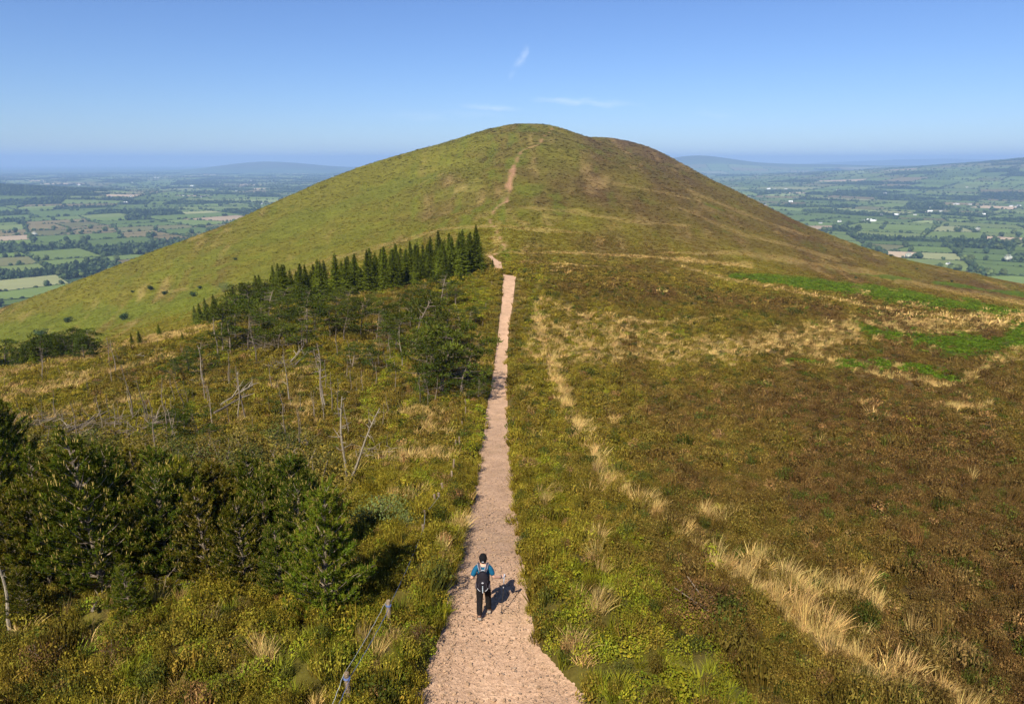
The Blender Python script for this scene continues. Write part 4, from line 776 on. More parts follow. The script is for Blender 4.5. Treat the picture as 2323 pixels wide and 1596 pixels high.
for i, (px, py, hp, lab) in enumerate([(1003, 893, 150, 'tall dense dark pine at the very edge of the path'), (965, 895, 120, 'dense dark pine behind the tall one at the path edge'), (1045, 893, 100, 'lower dense pine in front of the tall one at the path edge'), (985, 830, 110, 'dense upright pine above the path edge group'), (1085, 903, 46, 'small dark pine bush touching the gravel path')]):
    p, d = ground_at(px, py); plant('pine_tree', DP[i % 2], p, R.uniform(0, 6.28), hp * d / 1549 / 5 * 1.1, lab, 'pine tree')
p, d = ground_at(505, 795); plant('pine_tree', make_windpine(290, 5.0, 0.62, 0.30, 0.45, 12), p, 0, 118 * d / 1549 / 5, 'tall pine on a bare straight stem at the corner of the wood', 'pine tree')
for i, (px, py, hp) in enumerate([(430, 852, 58), (400, 862, 46), (462, 842, 50), (720, 838, 50), (800, 838, 56), (850, 842, 56), (1085, 905, 46), (1050, 905, 44), (975, 905, 60), (880, 800, 50), (420, 985, 66), (390, 1000, 66), (450, 990, 60), (360, 1010, 50), (480, 1020, 56), (520, 790, 40), (455, 800, 40)]):
    p, d = ground_at(px, py); plant('pine_shrub', WB[i % 3], p, R.uniform(0, 6.28), hp * d / 1549 / 5 * 1.15, 'low spreading dark pine among the standing dead trunks', 'pine shrub', 'low pines among dead trunks')

# large pines in the foreground, with pale new candles
FP = [make_pine(300 + i, 4.0, 0.37 + 0.03 * (i % 2), ncol=((0.068, 0.094, 0.008), (0.080, 0.093, 0.008), (0.094, 0.092, 0.009), (0.052, 0.076, 0.008))[i]) for i in range(4)]
for i, (px, py, hp, lab) in enumerate([(745, 1400, 275, 'bushy cone shaped pine with pale candles closest to the path fence'), (560, 1330, 185, None), (475, 1320, 200, None), (385, 1310, 220, None), (235, 1345, 320, None), (120, 1345, 250, None), (45, 1350, 230, None), (672, 1265, 220, None), (590, 1225, 175, None), (430, 1210, 160, None), (330, 1215, 190, None), (640, 1350, 150, None), (300, 1400, 120, 'small low pine beside the broken log'), (70, 1410, 120, None), (175, 1290, 250, None), (-10, 1180, 270, 'tall dark pine at the edge of the dead wood behind the gnarled trunk'), (40, 1130, 200, None), (-60, 1300, 300, None), (520, 1270, 170, None), (270, 1260, 220, None), (100, 1210, 170, None), (440, 1290, 230, None), (500, 1200, 150, None), (390, 1230, 200, None), (610, 1290, 200, None), (330, 1320, 190, None), (180, 1200, 170, None), (690, 1310, 200, None), (20, 1260, 240, None), (545, 1180, 120, None), (640, 1180, 120, None), (710, 1200, 120, None), (250, 1180, 140, None)]):
    p, d = ground_at(px, py); plant('lodgepole_pine', FP[i % 4], p - Vector((0, 0, 0.1)), R.uniform(0, 6.28), hp * d / 1549 / 4 * 1.15, lab or 'bushy dark pine with upright pale candles in the thicket left of the path', 'pine tree', None if lab else 'thicket pines')

# dead standing trees
SN = [make_snag(400 + i, 3.5, (3, 6, 9, 5, 12, 8, 4)[i % 7], 'deadpale' if i % 5 == 2 else 'dead', 0.02 + 0.02 * (i % 3)) for i in range(12)]
sn = []
for x, a_, b_ in [(205, 850, 1270), (310, 950, 1250), (190, 1000, 1240), (475, 940, 1230), (500, 1150, 1480), (640, 900, 1160), (680, 950, 1130), (825, 670, 980), (645, 600, 750), (940, 430, 720), (960, 650, 790), (1280, 460, 760), (1040, 700, 960), (1055, 760, 970), (1130, 900, 1270), (1180, 860, 1270), (860, 940, 1120), (905, 1020, 1340), (1420, 800, 1010), (1570, 760, 1120), (1525, 980, 1220), (1540, 1180, 1590), (1790, 1050, 1270), (1875, 680, 1190), (1665, 1200, 1590), (1400, 1030, 1200), (590, 1200, 1480), (410, 1170, 1590), (515, 1300, 1530), (1250, 1250, 1380), (75, 660, 775), (545, 1080, 1200)]:
    sn.append((300 + .3133 * x, 750 + .3133 * a_, 750 + .3133 * b_))
for x, a_, b_ in [(315, 980, 1160), (800, 880, 1040), (410, 1260, 1450), (570, 1360, 1590), (800, 1290, 1480), (325, 1340, 1520), (840, 1360, 1530), (755, 1320, 1560), (440, 1070, 1140), (1150, 860, 920), (1190, 980, 1040), (470, 1400, 1510), (100, 1340, 1480), (700, 1290, 1370), (160, 1330, 1500), (40, 1150, 1230), (660, 930, 970)]:
    sn.append((.3759 * x, 600 + .3759 * a_, 600 + .3759 * b_))
for x, a_, b_ in [(855, 820, 990), (960, 900, 1080), (1005, 870, 935), (1045, 920, 995), (1215, 930, 1090), (1245, 880, 1000), (1330, 840, 1080), (1400, 840, 1000), (1285, 1050, 1270), (1140, 1060, 1210), (1040, 1120, 1270), (940, 1120, 1230), (695, 1270, 1450), (765, 1100, 1380), (820, 1150, 1410), (870, 1180, 1460), (1575, 1170, 1330), (1515, 1250, 1360), (1460, 1200, 1310), (1235, 1280, 1440), (940, 1360, 1596), (595, 1400, 1590), (630, 640, 790), (310, 570, 700), (400, 690, 820), (1755, 650, 800), (1660, 460, 630), (880, 560, 610), (1540, 390, 450), (1000, 1190, 1290), (1310, 560, 680), (1070, 680, 760), (1100, 1400, 1560), (1320, 1330, 1420)]:
    sn.append((600 + .3759 * x, 600 + .3759 * a_, 600 + .3759 * b_))
K_ = 2323 / 2800
for k in range(24):
    x, y = R.uniform(60, 1180), R.uniform(990, 1170); hh = R.uniform(35, 85); sn.append((x, y - hh, y))
for i, (x, a_, b_) in enumerate(sn):
    p, d = ground_at(x * K_, b_ * K_); h = (b_ - a_) * K_ * d / 1549 * 1.2; v_ = i % 12; lk_ = ('bleached ' if v_ % 5 == 2 else 'grey ') + ('tall ' if h > 3.6 else 'short ' if h < 2.2 else '') + 'dead trunk with ' + ('many broken branches' if (3, 6, 9, 5, 12, 8, 4)[v_ % 7] > 7 else 'a few branch stubs')
    plant('dead_tree', SN[i % 12], p, R.uniform(0, 6.28), h / 3.5, lk_ + (' standing in the open heather' if b_ * K_ > 830 else ' standing among the living pines'), 'dead tree', lk_ + (' in heather' if b_ * K_ > 830 else ' in pine wood'), tilt=(R.normal(0, 0.05), R.normal(0, 0.06)), zsc=1.0)
def stick_tree(name, px, py, hp, seed, label, mt='deadpale', nbr=14, bend=0.12, r0=0.058, rz=0.0, tilt=(0, 0)):
    p, d = ground_at(px, py); return plant(name, make_snag(seed, 3.5, nbr, mt, bend, r0), p, rz, hp * d / 1549 / 3.5 * 1.1, label, 'dead tree', tilt=tilt)
stick_tree('dead_tree', 783, 1095, 190, 470, 'bleached dead tree with upright stem and many bare twigs near the grey green bush', 'deadpale', 14, 0.03)
stick_tree('dead_tree', 790, 1093, 175, 471, 'pale dead stem leaning away from the upright bleached tree', 'deadpale', 12, 0.04, tilt=(0, 0.42))
stick_tree('dead_tree', 28, 1425, 185, 472, 'gnarled grey bare trunk standing below the thicket pines', 'deadpale', 8, 0.08, 0.08)
stick_tree('dead_tree', 62, 1165, 190, 473, 'dark slender bare trunk against the tall pine', 'dead', 10, 0.05)
stick_tree('dead_tree', 1020, 870, 70, 474, 'twisted bleached dead tree by the broad dark pines', 'deadpale', 16, 0.25)
for i, (x0, y0, x1, y1, lab) in enumerate([(486, 944, 585, 905, 'long bleached log lying across the heather'), (500, 925, 598, 880, None), (210, 1400, 265, 1335, 'thick broken log with splintered end below the thicket'), (290, 1000, 420, 950, 'long grey fallen trunk leaning through the scrub'), (660, 828, 735, 752, 'fallen bleached tree with upturned roots and raised branches'), (672, 832, 738, 775, None), (560, 785, 640, 760, None), (300, 808, 330, 815, None), (1010, 850, 1070, 880, None), (700, 925, 745, 922, None), (780, 890, 800, 896, None), (330, 1340, 420, 1280, None), (150, 990, 230, 960, None), (90, 1000, 160, 985, None), (850, 830, 900, 815, None), (485, 870, 530, 866, None), (430, 865, 460, 870, None)]):
    p, d = ground_at(x0, y0); q, d2 = ground_at(x1, y1); v = q - p; Lg = min(max(v.length, 0.8), 6.0); vz = math.atan2(v.z, math.hypot(v.x, v.y))
    e = plant('fallen_log', make_log(500 + i, 3.0, 3 + (i * 3) % 5, 'deadpale' if i % 3 == 1 else 'dead', 0.05), p + Vector((0, 0, 0.12)), math.atan2(v.y, v.x), Lg / 3.0, lab or 'weathered grey fallen trunk half buried in the heather', 'log', None if lab else 'fallen trunks in the heather'); e.rotation_euler = Euler((0, -vz - 0.08, math.atan2(v.y, v.x)))
# brush heaps of dead twigs
def make_brush(seed):
    rng = np.random.default_rng(seed); b = MB()
    for k in range(70):
        o = np.array([*rng.normal(0, 0.55, 2), rng.uniform(0, 0.5)]); d = rng.normal(0, 1, 3) * np.array([1, 1, 0.5]); d /= np.linalg.norm(d); L = rng.uniform(0.4, 1.1); b.tube([o, o + d * L * 0.5 + rng.normal(0, 0.06, 3), o + d * L], [0.016, 0.012, 0.004], 3, cap=False)
    return [('twigs', b.mesh('brush_twigs', M['dead'], False))]
BR = [make_brush(i) for i in range(3)]
for i, (px, py, s) in enumerate([(310, 1290, 1.2), (270, 1300, 1.0), (350, 1330, 0.9), (150, 985, 1.6), (190, 1000, 1.5), (250, 975, 1.6), (290, 990, 1.4), (60, 975, 1.5), (620, 790, 2.0), (585, 795, 1.8), (640, 835, 1.7), (1065, 860, 1.6), (850, 1035, 1.0), (350, 955, 1.3), (110, 960, 1.3)]):
    p, d = ground_at(px, py); plant('brush_heap', BR[i % 3], p, R.uniform(0, 6.28), s, 'tangled heap of grey dead twigs among the pines and dead trunks', 'brush heap', 'heaps of dead twigs')

# shrubs
gs = make_bush(600, (0.150, 0.185, 0.050), 1500, 0.055, 0.7, 14)
for px, py, wpx, lab in ((855, 1195, 130, 'rounded grey green willow bush behind the cone shaped pine'), (925, 1192, 60, None)):
    p, d = ground_at(px, py); plant('willow_bush', gs, p, R.uniform(0, 6), wpx * d / 1549 / 1.5, lab or 'small grey green willow bush at the side of a larger one', 'bush', zsc=1.05)
yb = [make_bush(610 + i, ((0.15, 0.115, 0.020), (0.075, 0.085, 0.016), (0.11, 0.095, 0.018))[i], 900, 0.06, 0.9, 10) for i in range(3)]
for i, (px, py, hp) in enumerate([(640, 1085, 70), (590, 1080, 60), (690, 1110, 80), (735, 1120, 70), (540, 1090, 55), (480, 1110, 60), (230, 1110, 60), (180, 1120, 60), (620, 1130, 60), (760, 1160, 55), (95, 1120, 55), (300, 1110, 50), (40, 1060, 60), (140, 1065, 60), (260, 1065, 62), (350, 1070, 60), (420, 1085, 64), (510, 1060, 58), (570, 1045, 54), (660, 1045, 54), (720, 1075, 60), (330, 1030, 46), (210, 1030, 46), (110, 1020, 44), (460, 1045, 46), (620, 1010, 40), (700, 1020, 40), (540, 1010, 36), (400, 1040, 44)]):
    p, d = ground_at(px, py); cs = ('yellow brown', 'dark green', 'olive')[i % 3]; plant('scrub_bush', yb[i % 3], p, R.uniform(0, 6), hp * d / 1549 / 1.0 * 1.45, cs + ' leafy scrub bush among the dead trunks behind the pine thicket', 'bush', cs + ' scrub')
hb = make_bush(620, (0.13, 0.07, 0.024), 1500, 0.05, 0.7, 12)
for px, py, wpx, lab in ((1585, 1385, 150, 'large dark red brown heather bush beside the straw grass bank'), (270, 1490, 90, 'round rust brown heather bush in the grass below the thicket'), (110, 1500, 110, 'sprawling brown heather bush below the gnarled trunk'), (1655, 1400, 80, 'brown heather bush next to the large one on the straw bank'), (950, 1440, 60, 'twiggy brown heather bush behind the roped post')):
    p, d = ground_at(px, py); plant('heather_bush', hb, p, R.uniform(0, 6), wpx * d / 1549 / 1.4, lab, 'bush', zsc=0.75)
db = make_bush(630, (0.035, 0.06, 0.018), 500, 0.16, 0.8, 8)
for px, py, wpx in ((343, 657, 16), (373, 668, 14), (437, 673, 18), (280, 726, 26), (153, 731, 20), (95, 764, 28), (535, 590, 10), (455, 655, 12), (300, 664, 9), (2020, 582, 8), (2080, 612, 7), (2160, 640, 8), (1940, 632, 8)):
    p, d = ground_at(px, py); plant('gorse_bush', db, p, R.uniform(0, 6), wpx * d / 1549 / 1.4, 'small dark bush alone on the green slope under the hill' if px < 1000 else 'tiny dark bush on the far right shoulder of the hill', 'bush', 'bushes on the green slope' if px < 1000 else 'bushes on the far shoulder')
p, d = ground_at(510, 662); plant('willow_bush', gs, p, 0, 46 * d / 1549 / 1.5, 'pale grey green bush on the slope above the pines', 'bush', zsc=0.8)

# ---------------------------------------------------------------- valley trees, woods and farms
def make_far_tree(seed, n=70, lump=5, conifer=False, m_='vcover', base=(1, 1, 1)):
    """crown about 1 wide and 1 high"""
    rng = np.random.default_rng(seed); parts = []
    if conifer:
        z = np.repeat(np.linspace(0.08, 0.95, 12), 7); r_ = 0.30 * (1 - z) + 0.03; a = rng.uniform(0, 6.28, len(z)); P = np.stack([r_ * 0.5 * np.cos(a), r_ * 0.5 * np.sin(a), z], 1); d = np.stack([np.cos(a), np.sin(a), np.full(len(z), -0.35)], 1)
        V, F = blades(P, d, r_ * 0.9 + 0.05, 0.16, rng); parts.append((V, F, vary(len(z), 3, base, 0.3, rng)))
    else:
        for k in range(lump):
            c = np.array([*rng.uniform(-0.28, 0.28, 2), rng.uniform(0.35, 0.75)]); bm = bmesh.new(); bmesh.ops.create_icosphere(bm, subdivisions=1, radius=1); bm.verts.ensure_lookup_table()
            V = np.array([v.co[:] for v in bm.verts]); F = np.array([[v.index for v in f.verts] for f in bm.faces]); bm.free(); V = c + V * rng.uniform(0.20, 0.32) * rng.uniform(0.8, 1.2, (len(V), 1)); V[:, 2] = np.maximum(V[:, 2], 0.02); parts.append((V, F, np.array(base) * rng.uniform(0.8, 1.2)))
        q = rand_dirs(n, 0.3, rng); P = np.array([0, 0, 0.52]) + q * rng.uniform(0.32, 0.52, (n, 1)); V, F = leaves(P, q, 0.16, rng, 0.8); parts.append((V, F, vary(n, 4, base, 0.3, rng)))
    V, F, C = soup(parts); return V, F, C
far_src = [mesh('far_tree_%d' % i, *make_far_tree(700 + i)[:2], M['vcover'], False, make_far_tree(700 + i)[2]) for i in range(4)] + [mesh('far_conifer_%d' % i, *make_far_tree(720 + i, conifer=True)[:2], M['vcover'], False, make_far_tree(720 + i, conifer=True)[2]) for i in range(2)]
hp = np.concatenate(hedge_pts); hz_ = valley_h(hp[:, 0], hp[:, 1]); qx, qy, qd = proj(hp[:, 0], hp[:, 1], hz_ + 6)
ok = seen_over_hill(qx, qy, 6) & (qx > -150) & (qx < 2480) & (hz_ > height(hp[:, 0], np.minimum(hp[:, 1], 1890)) - (hp[:, 1] < 1890) * 0.5 - (hp[:, 1] >= 1890) * 1e6); hp, hz_, qd = hp[ok], hz_[ok], qd[ok]
hs_ = R.uniform(2.8, 6.0, len(hp)) * np.where(R.uniform(0, 1, len(hp)) < 0.22, 2.2, 1.0) * (1 + hp[:, 1] / 14000)
HT = []
for i, (cname, colr) in enumerate([('green', (0.055, 0.085, 0.028)), ('dark', (0.035, 0.060, 0.024)), ('blossom', (0.42, 0.43, 0.36)), ('light', (0.085, 0.115, 0.035))]):
    V, F, C = make_far_tree(740 + i, 120, 7, base=colr); tr = MB(); tr.tube([(0, 0, -0.1), (0.01, 0, 0.25), (0, 0.02, 0.5)], [0.035, 0.028, 0.015], 5)
    HT.append([('trunk', tr.mesh('hedge_trunk', M['bark'])), ('crown', mesh('hedge_crown', V, F, M['leaf'], False, C))])
big = np.argsort(-(hs_ / qd))[:230]; rest = np.setdiff1d(np.arange(len(hp)), big)
for k, i in enumerate(big):
    v = 2 if k % 23 == 5 else (0, 1, 0, 3)[k % 4]
    plant('hedgerow_tree', HT[v], (hp[i, 0], hp[i, 1], hz_[i]), R.uniform(0, 6.28), hs_[i] * 1.25, ('leafy green tree in a valley hedgerow', 'dark green tree in a valley hedgerow', 'white flowering hawthorn in a valley hedgerow', 'light green tree in a valley hedgerow')[v] + (' below the left slope' if hp[i, 0] < 0 else ' below the right shoulder'), 'tree', ('green', 'dark', 'white', 'light')[v] + ' hedgerow trees ' + ('left' if hp[i, 0] < 0 else 'right'))
def far_scatter(name, pts, z, s, kinds, cols, label, cat):
    n = len(pts); scatter(name, np.column_stack([pts, z - 0.3]), np.stack([0 * s, 0 * s, R.uniform(0, 6.28, n)], 1), np.stack([s * R.uniform(0.8, 1.5, n), s * R.uniform(0.8, 1.5, n), s], 1), kinds, cols, far_src, label, cat)
n = len(rest); far_scatter('hedgerows', hp[rest], hz_[rest], hs_[rest], R.integers(0, 4, n), np.array((0.048, 0.074, 0.028)) * R.uniform(0.6, 1.5, (n, 1)), 'bushy hedgerows lining the valley fields', 'hedgerow')
wp = np.concatenate(wood_pts); wz = valley_h(wp[:, 0], wp[:, 1]); qx, qy, qd = proj(wp[:, 0], wp[:, 1], wz + 10); ok = seen_over_hill(qx, qy, 8) & (qx > -200) & (qx < 2520); wp, wz = wp[ok], wz[ok]; n = len(wp)
con = (R.uniform(0, 1, n) < 0.75); far_scatter('woodland', wp, wz, R.uniform(7, 13, n) * (1 + wp[:, 1] / 15000), np.where(con, R.integers(4, 6, n), R.integers(0, 4, n)), np.where(con[:, None], np.array((0.026, 0.050, 0.022)), np.array((0.045, 0.070, 0.028))) * R.uniform(0.7, 1.35, (n, 1)), 'dark conifer woods and forest blocks in the valley', 'woodland')

M['wall'] = mat('white_render', (0.80, 0.79, 0.76), 0.9, 0.1, var=0.06, nscale=2); M['slate'] = mat('slate_roof', (0.16, 0.165, 0.18), 0.8, 0.2, var=0.15, nscale=3); M['shed'] = mat('pale_sheet_roof', (0.62, 0.64, 0.66), 0.7, 0.3, var=0.1, nscale=1)
def make_house(L, W, h, rf):
    w = MB(); w.add([(-L, -W, -1), (L, -W, -1), (L, W, -1), (-L, W, -1), (-L, -W, h), (L, -W, h), (L, W, h), (-L, W, h), (-L, 0, h + W * 0.75), (L, 0, h + W * 0.75)], [(0, 1, 5, 4), (1, 2, 6, 9, 5), (2, 3, 7, 6), (3, 0, 4, 8, 7)])
    r = MB(); o = 0.35
    for s in (-1, 1): r.add([(-L - o, s * (W + o), h - 0.2), (L + o, s * (W + o), h - 0.2), (L + o, 0, h + W * 0.75 + 0.18), (-L - o, 0, h + W * 0.75 + 0.18), (-L - o, s * (W + o), h + 0.02), (L + o, s * (W + o), h + 0.02), (L + o, 0, h + W * 0.75 + 0.42), (-L - o, 0, h + W * 0.75 + 0.42)], [(0, 1, 2, 3), (4, 5, 6, 7), (0, 1, 5, 4), (0, 3, 7, 4), (1, 2, 6, 5)])
    c = MB(); c.box((L * 0.75, 0, h + W * 0.75 + 0.9), (0.4, 0.5, 0.9))
    d = MB(); d.box((0, -W - 0.03, 0.9), (0.55, 0.05, 1.1)); parts = [('wall', w.mesh('house_wall', M['wall'])), ('roof', r.mesh('house_roof', rf)), ('chimney', c.mesh('house_chimney', M['wall'])), ('door', d.mesh('house_door', M['slate']))]
    for x in (-0.6, 0.6): q = MB(); q.box((x * L, -W - 0.03, 1.7), (0.6, 0.05, 0.6)); parts.append(('window', q.mesh('house_window', M['slate'])))
    return parts
HS = [make_house(7, 3.6, 3.4, M['slate']), make_house(9, 4.2, 5.2, M['slate']), make_house(14, 7, 4.5, M['shed'])]
def valley_at(px, py):
    dd = np.exp(np.linspace(math.log(900), math.log(26000), 4000)); X, Y, Z = unproj(px, py, dd); g = Z - valley_h(X, Y); k = np.nonzero(g < 0)[0]; k = k[0] if len(k) else -1
    return Vector((X[k], Y[k], float(valley_h(X[k], Y[k])) + 0.5 + 0.0004 * Y[k]))
hl = [(1800 + .4305 * a_, 380 + .4305 * b_, 'r') for a_, b_ in [(680, 425), (1150, 530), (1300, 525), (1340, 519), (1375, 522), (1410, 488), (1700, 470), (1725, 465), (1712, 474), (1790, 465), (1820, 452), (1745, 420), (1880, 418), (1900, 419), (1980, 420), (2060, 485), (2110, 487), (2240, 432), (2270, 433), (700, 322), (740, 322), (810, 322), (570, 373), (840, 403), (1030, 540), (1140, 330), (1630, 487), (1510, 487), (1840, 800), (1440, 350), (1730, 440), (1360, 526), (650, 428), (2290, 430), (1960, 310)]] + \
     [(.4305 * a_, 380 + .4305 * b_, 'l') for a_, b_ in [(1220, 303), (1370, 340), (1165, 365), (1275, 375), (800, 410), (830, 368), (1400, 280), (840, 280), (500, 298), (1355, 342), (985, 250), (1005, 252), (1590, 270), (1500, 335), (1660, 418), (700, 372)]]
for i, (x, y, sd) in enumerate(hl):
    p = valley_at(x * K_, y * K_); k = (0, 1, 0, 2)[i % 4]
    plant('farmhouse' if k < 2 else 'farm_shed', HS[k] if k < 2 else HS[k][:2] + [HS[k][3]], p, R.uniform(-0.5, 0.5), (0.62 if k < 2 else 0.45) + p.y / 12000, ('white farmhouse with slate roof' if k < 2 else 'long white farm shed with pale roof') + (' in the right hand valley beyond the brown slope' if sd == 'r' else ' in the left hand valley beyond the green slope'), 'house' if k < 2 else 'shed', ('houses ' if k < 2 else 'sheds ') + ('in right valley' if sd == 'r' else 'in left valley'))

# ---------------------------------------------------------------- old fence along the left of the path
fence = empty('fence', (0, 0, 0)); posts = []
for k, (x, a_, b_) in enumerate([(868, 2010, 2080), (955, 1836, 1925), (1064, 1646, 1712), (1160, 1438, 1478), (1171.5, 1401, 1428), (1190, 1362, 1386), (1201, 1352, 1378), (1214, 1323, 1349), (1237, 1294, 1318), (1239, 1259, 1289), (1247, 1202, 1224), (1258, 1196, 1224), (1266, 1152, 1171), (1273, 1115, 1136), (1277, 1094, 1114), (1281, 1075, 1092), (1300, 985, 1000), (1308, 940, 955), (1318, 880, 895), (1328, 830, 843), (1345, 770, 782)]):
    p, d = ground_at(x * K_, b_ * K_); h = (b_ - a_) * K_ * d / 1549 * 1.2; b = MB(); r0 = 0.054 if k < 8 else 0.048; tl = R.normal(0, 0.05, 2) * (1 if k < 3 else 2.5); hh = max(h, 0.55)
    b.tube([p + Vector((0, 0, -0.35)), p + Vector((tl[0] * hh * .5, tl[1] * hh * .5, hh * 0.5)), p + Vector((tl[0] * hh, tl[1] * hh, hh - 0.01)), p + Vector((tl[0] * hh, tl[1] * hh, hh))], [r0 * 1.05, r0, r0 * 0.97, r0 * 0.8], 8); po_ = b.build('post', M['post'], fence); posts.append((p, p + Vector((tl[0] * hh, tl[1] * hh, hh)), hh, r0))
    if k in (1, 2):
        q = MB(); ring = [posts[-1][1] + Vector((math.cos(w) * r0 * 1.15, math.sin(w) * r0 * 1.15, -0.14)) for w in np.linspace(0, 6.283, 13)]; q.tube(ring, 0.014, 5, cap=False)
        ring = [v + Vector((0, 0, 0.025)) for v in ring]; q.tube(ring, 0.012, 5, cap=False); q.build('twine_binding', M['twine'], po_)
def strand(i, j, dz0, dz1, side, r_, m_, sag=0.06, n=14):
    a_ = posts[i][1] + Vector((side, 0, -dz0)); b_ = posts[j][1] + Vector((side, 0, -dz1)); q = MB()
    q.tube([a_.lerp(b_, s) + Vector((0.01 * math.sin(s * 40), 0, -sag * 4 * s * (1 - s))) for s in np.linspace(0, 1, n)], r_, 5); return q.build('strand', m_, fence)
strand(0, 1, 0.12, 0.14, 0.07, 0.0055, M['twine']); strand(1, 2, 0.14, 0.14, 0.05, 0.0055, M['twine']); strand(0, 1, 0.3, 0.05, -0.06, 0.004, M['wire']); strand(1, 2, 0.05, 0.04, -0.06, 0.004, M['wire'])
strand(2, 3, 0.12, 0.08, 0.03, 0.0055, M['twine'], 0.10); strand(3, 4, 0.08, 0.10, 0.03, 0.006, M['wire']); strand(4, 6, 0.10, 0.12, 0.03, 0.006, M['wire'])
tag(fence, 'row of old wooden fence posts strung with blue twine beside the path', 'fence')

# ---------------------------------------------------------------- walkers
def skin(name, verts, edges, radii, m_, root=0, sub=2):
    me = bpy.data.meshes.new(name + '_frame'); me.from_pydata([tuple(v) for v in verts], edges, []); o = bpy.data.objects.new(name, me); S.collection.objects.link(o)
    o.modifiers.new('skin', 'SKIN'); sv = me.skin_vertices[0].data
    for i, r_ in enumerate(radii): sv[i].radius = r_ if hasattr(r_, '__len__') else (r_, r_)
    sv[root].use_root = True; ss = o.modifiers.new('smooth', 'SUBSURF'); ss.levels = sub; ss.render_levels = sub
    dg = bpy.context.evaluated_depsgraph_get(); ev = bpy.data.meshes.new_from_object(o.evaluated_get(dg)); bpy.data.objects.remove(o, do_unlink=True); bpy.data.meshes.remove(me)
    ev.name = name; ev.materials.clear(); ev.materials.append(m_); ev.polygons.foreach_set('use_smooth', np.ones(len(ev.polygons), bool)); return ev
M['skin'] = mat('skin', (0.52, 0.30, 0.21), 0.6, 0.3); M['shirt'] = mat('teal_shirt', (0.007, 0.078, 0.150), 0.85, 0.1, var=0.08, nscale=14, bump=0.3, bscale=9); M['trous'] = mat('black_trousers', (0.012, 0.010, 0.010), 0.9, 0.08, var=0.15, nscale=10, bump=0.5, bscale=8)
M['cap'] = mat('black_cap', (0.008, 0.008, 0.009), 0.9, 0.08); M['hair'] = mat('dark_hair', (0.025, 0.017, 0.012), 0.7, 0.3); M['boot'] = mat('brown_boot', (0.085, 0.055, 0.040), 0.7, 0.3); M['sole'] = mat('pale_sole', (0.30, 0.25, 0.20), 0.8, 0.2)
M['pack'] = mat('black_pack', (0.011, 0.009, 0.013), 0.8, 0.15, var=0.12, nscale=12, bump=0.4, bscale=12); M['grey'] = mat('grey_mesh', (0.055, 0.048, 0.060), 0.8, 0.2); M['pale'] = mat('pale_trim', (0.36, 0.36, 0.39), 0.6, 0.3); M['reflect'] = mat('reflective_blue', (0.42, 0.55, 0.62), 0.4, 0.5); M['metal'] = mat('black_metal', (0.02, 0.02, 0.022), 0.35, 0.5); M['navy'] = mat('navy_jacket', (0.02, 0.03, 0.07), 0.8, 0.1)
